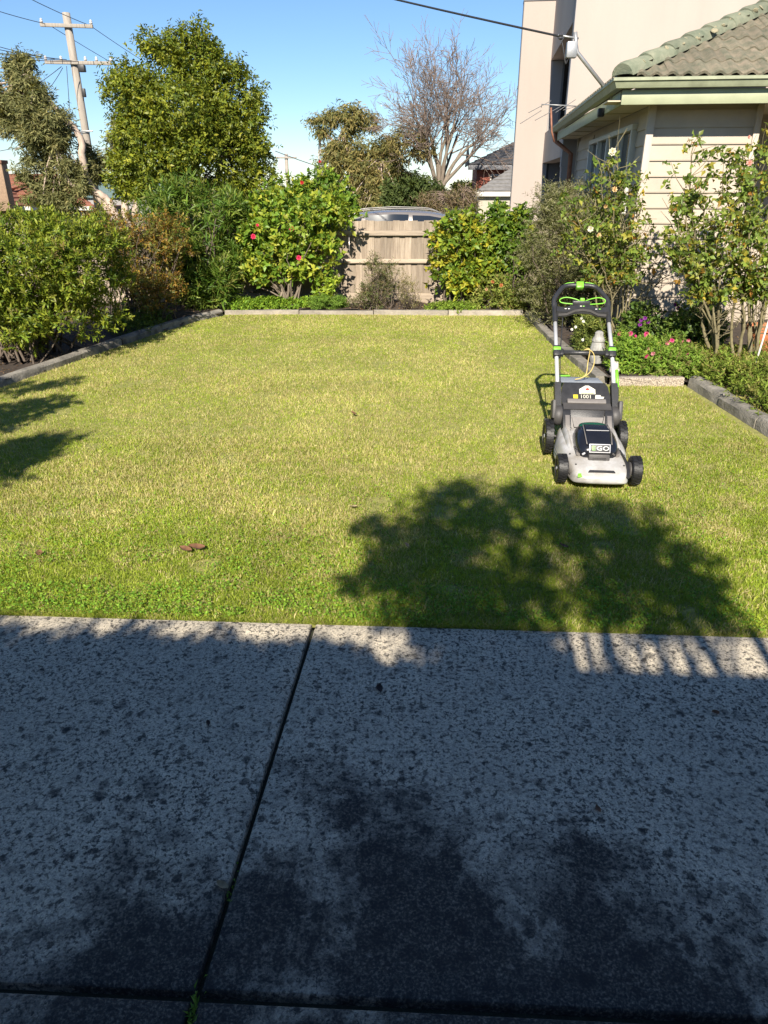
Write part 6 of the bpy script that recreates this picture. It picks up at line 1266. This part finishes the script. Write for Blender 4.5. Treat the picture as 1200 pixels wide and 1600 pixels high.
for (px, py, sz, rz, c, z, lb) in ((290, 864, 0.085, 1.3, BR, 0.035, 'left curled rust-brown leaf of the pair on the lawn'), (308, 862, 0.10, 1.8, BR, 0.04, 'right curled rust-brown leaf of the pair on the lawn'),
                                   (635, 857, 0.045, 0.4, TAN, 0.03, 'pale tan leaf lying in the tree shadow on the lawn'), (880, 858, 0.06, 1.0, BR, 0.03, 'brown leaf in the tree shadow below the mower'),
                                   (552, 650, 0.07, 0.7, BR, 0.04, 'brown leaf in the middle of the lawn'), (552, 797, 0.06, 2.0, TAN, 0.035, 'tan leaf left of the tree shadow'), (62, 870, 0.06, 0.3, BR, 0.035, 'small orange-brown leaf at the left of the lawn'),
                                   (325, 1131, 0.028, 0.5, DK, 0.006, 'tiny dark leaf on the concrete left of the joint'), (934, 1265, 0.030, 0.3, BR, 0.006, 'small brown leaf in the middle of the right slab'), (1117, 1115, 0.035, 1.4, BR, 0.007, 'small brown leaf on the right slab near the sunlit strip'),
                                   (593, 1078, 0.05, 0.2, DK, 0.008, 'dark leaf on the concrete right of the joint'), (347, 1387, 0.045, 1.2, TAN, 0.008, 'dried tan leaf lying across the joint')):
    p = gp(px, py); p.z = z * 0.6; dead_leaf(p, sz * 0.8, rz, c, lb, int(px))
def weed(name, label, loc, n, ln, seed):
    rng = np.random.default_rng(seed); a = rng.uniform(0, 6.28, n); lean = rng.uniform(0.2, 1.2, n); D = np.stack([np.cos(a) * np.sin(lean), np.sin(a) * np.sin(lean), np.cos(lean)], 1)
    off = np.stack([rng.normal(size=n) * 0.006, rng.normal(size=n) * 0.03, 0 * a], 1)
    e = empty(name, label, 'weed', loc); leaf_mesh('foliage', off, D, np.stack([-np.cos(a), -np.sin(a), 0 * a + 1], 1), ln * rng.uniform(0.4, 1, n), 0.006, palette(rng, n, [(0.12, 0.22, 0.03), (0.18, 0.30, 0.05)]), M['leafm'], e)
weed('joint_weed', 'small green weed growing in the joint at the bottom edge', (-0.432, 0.985, -0.012), 46, 0.035, 71)
weed('joint_weed', 'few moss-green blades in the joint below the dried leaf', (-0.40, 1.30, -0.012), 22, 0.018, 72)

# ================================================================== BEHIND THE CAMERA: what casts the shadows
SH = Vector((math.tan(SUN_AZ) * 0 + math.sin(SUN_AZ) / math.tan(SUN_EL), math.cos(SUN_AZ) / math.tan(SUN_EL), 0))   # shadow shift per metre of height
hs = empty('own_house', 'house behind the photographer whose eave shades the driveway', 'house', (0, -2.2, 0), R(-3))
EZ2 = 2.62; ey = (2.18 - SH.y * EZ2) + 2.2
box('wall', (16, 0.2, 2.5), (0, ey - 0.75, 1.25), M['brickor'], hs)
box('eave', (16, 0.9, 0.14), (0, ey - 0.45, EZ2 - 0.07), M['soffit'], hs, 0.01)
box('gutter', (16, 0.12, 0.10), (0, ey + 0.03, EZ2 - 0.06), M['gutter'], hs, 0.02)
def shade_tree():
    # round-headed tree behind the house: its crown shades the lawn, its stems stripe the slab
    y0 = -2.62
    def src(x_, y_):                    # crown point above y0 whose shadow falls on ground (x_, y_)
        z = (y_ - y0) / SH.y; return (x_ - SH.x * z, y0, z)
    lobes = []
    for (px, py, rx, rz) in ((740, 790, 0.30, 0.20), (690, 830, 0.30, 0.22), (860, 800, 0.34, 0.22), (940, 830, 0.34, 0.20), (1030, 890, 0.30, 0.17), (630, 890, 0.24, 0.16), (740, 890, 0.34, 0.17), (860, 910, 0.26, 0.12), (980, 930, 0.26, 0.12), (720, 950, 0.26, 0.12), (760, 1000, 0.26, 0.10), (1080, 945, 0.16, 0.10), (580, 832, 0.09, 0.05), (590, 915, 0.12, 0.08), (690, 1000, 0.16, 0.08), (830, 1000, 0.16, 0.09), (760, 1040, 0.30, 0.06)):
        g_ = gp(px, py); s_ = src(g_.x, g_.y); lobes.append((s_[0], s_[1], s_[2], rx, 0.22, rz))
    e, P = shrub('shade_tree', 'round-headed multi-stemmed tree behind the photographer', 'tree', (0.0, y0, 0), lobes, 1050, 6, 0.12, 0.075, 0.042, [(0.08, 0.14, 0.02), (0.14, 0.20, 0.03)], None, 91, stems=0, rmin=0.3, lump=0.3, gap=0.36, wl=0.40, shoot=0.25, simple=True, crown='crown', clump=None)
    rng = np.random.default_rng(92); paths = []
    for px in (925, 948, 985, 1010, 1035, 1050, 1090, 1118, 1150):
        g0, g1 = gp(px + rng.uniform(-4, 4), 1075), gp(px + rng.uniform(-12, 12), 975); a_, b_ = src(g0.x, g0.y), src(g1.x, g1.y)
        d_ = np.array(b_) - np.array(a_); root_ = np.array([a_[0] * 0.6, y0, 0.0])
        paths.append((np.stack([root_, (root_ + np.array(a_)) / 2, np.array(a_) - d_ * 0.5, np.array(a_), np.array(b_)]) - np.array([0, y0, 0]), np.array([0.03, 0.025, 0.018, rng.uniform(0.012, 0.02), 0.010])))
    tubes('trunk', paths, M['bark'], e, 6)
shade_tree()
sc_ = random.Random(12)
scr = empty('stripe_slat_row', 'unseen row of upright slats added above the eave to stripe the slab with shadow', 'shadow caster', (0, 2.18 - SH.y * EZ2, EZ2), R(-3)); xx = 0.14  # unseen slats, added only for the striped shadow on the slab
for k in range(16):
    w_ = sc_.uniform(0.022, 0.05); box('slat', (w_, 0.02, 0.30), (xx, -0.02, 0.13 - sc_.choice((0, 0, 0.05, 0.09))), M['rail'], scr, 0, (0, sc_.uniform(-0.16, 0.06), 0)); xx += w_ + sc_.uniform(0.03, 0.09) * (1 if k < 5 else 1.9)  # unseen slats, added only to stripe the slab with shadow
# foliage over the left of the eave, softening its shadow edge, and tall shrubs left of the frame
def src2(px, py, y0):
    g_ = gp(px, py); z = (g_.y - y0) / SH.y; return (g_.x - SH.x * z, y0, z)
lobes = [(*src2(px, py, -1.6), 0.34, 0.2, rz) for (px, py, rz) in ((30, 1034, 0.07), (180, 1042, 0.07), (320, 1050, 0.07), (430, 1058, 0.07), (-120, 1030, 0.08), (520, 1070, 0.05), (-300, 1025, 0.10))]
shrub('vine', 'leafy vine along the eave behind the photographer', 'vine', (-0.9, -1.6, 2.5), lobes, 1500, 6, 0.06, 0.06, 0.03, GRN, None, 93, stems=0, rmin=0.1, lump=0.25, simple=True, clump=None)
lobes = []
for (px, py, rx, rz) in ((60, 690, 0.26, 0.10), (0, 705, 0.30, 0.16), (-70, 740, 0.5, 0.3), (40, 715, 0.14, 0.06)):
    s_ = src2(px, py, 0.9); lobes.append((*s_, rx, 0.16, rz))
lobes += [(-3.6, 0.9, 1.6, 0.6, 0.4, 0.8)]
shrub('side_shrub', 'tall narrow shrub left of the frame beside the driveway', 'shrub', (-3.6, 0.9, 0), lobes, 1500, 7, 0.07, 0.07, 0.028, GRN, None, 94, stems=20, r0=0.02, simple=True, rmin=0.2, lump=0.3, clump=None)
lobes = []
for (px, py, rx, rz) in ((70, 628, 0.22, 0.06), (20, 640, 0.35, 0.14), (-50, 660, 0.5, 0.26), (90, 600, 0.18, 0.06), (30, 605, 0.3, 0.10)):
    s_ = src2(px, py, 2.9); lobes.append((*s_, rx, 0.18, rz))
lobes += [(-4.6, 3.2, 1.1, 0.7, 0.6, 1.0)]
shrub('side_shrub', 'spreading shrub left of the frame in the left bed', 'shrub', (-4.6, 3.0, 0), lobes, 1800, 7, 0.07, 0.07, 0.028, GRN, None, 95, stems=20, r0=0.02, simple=True, rmin=0.2, lump=0.3, clump=None)
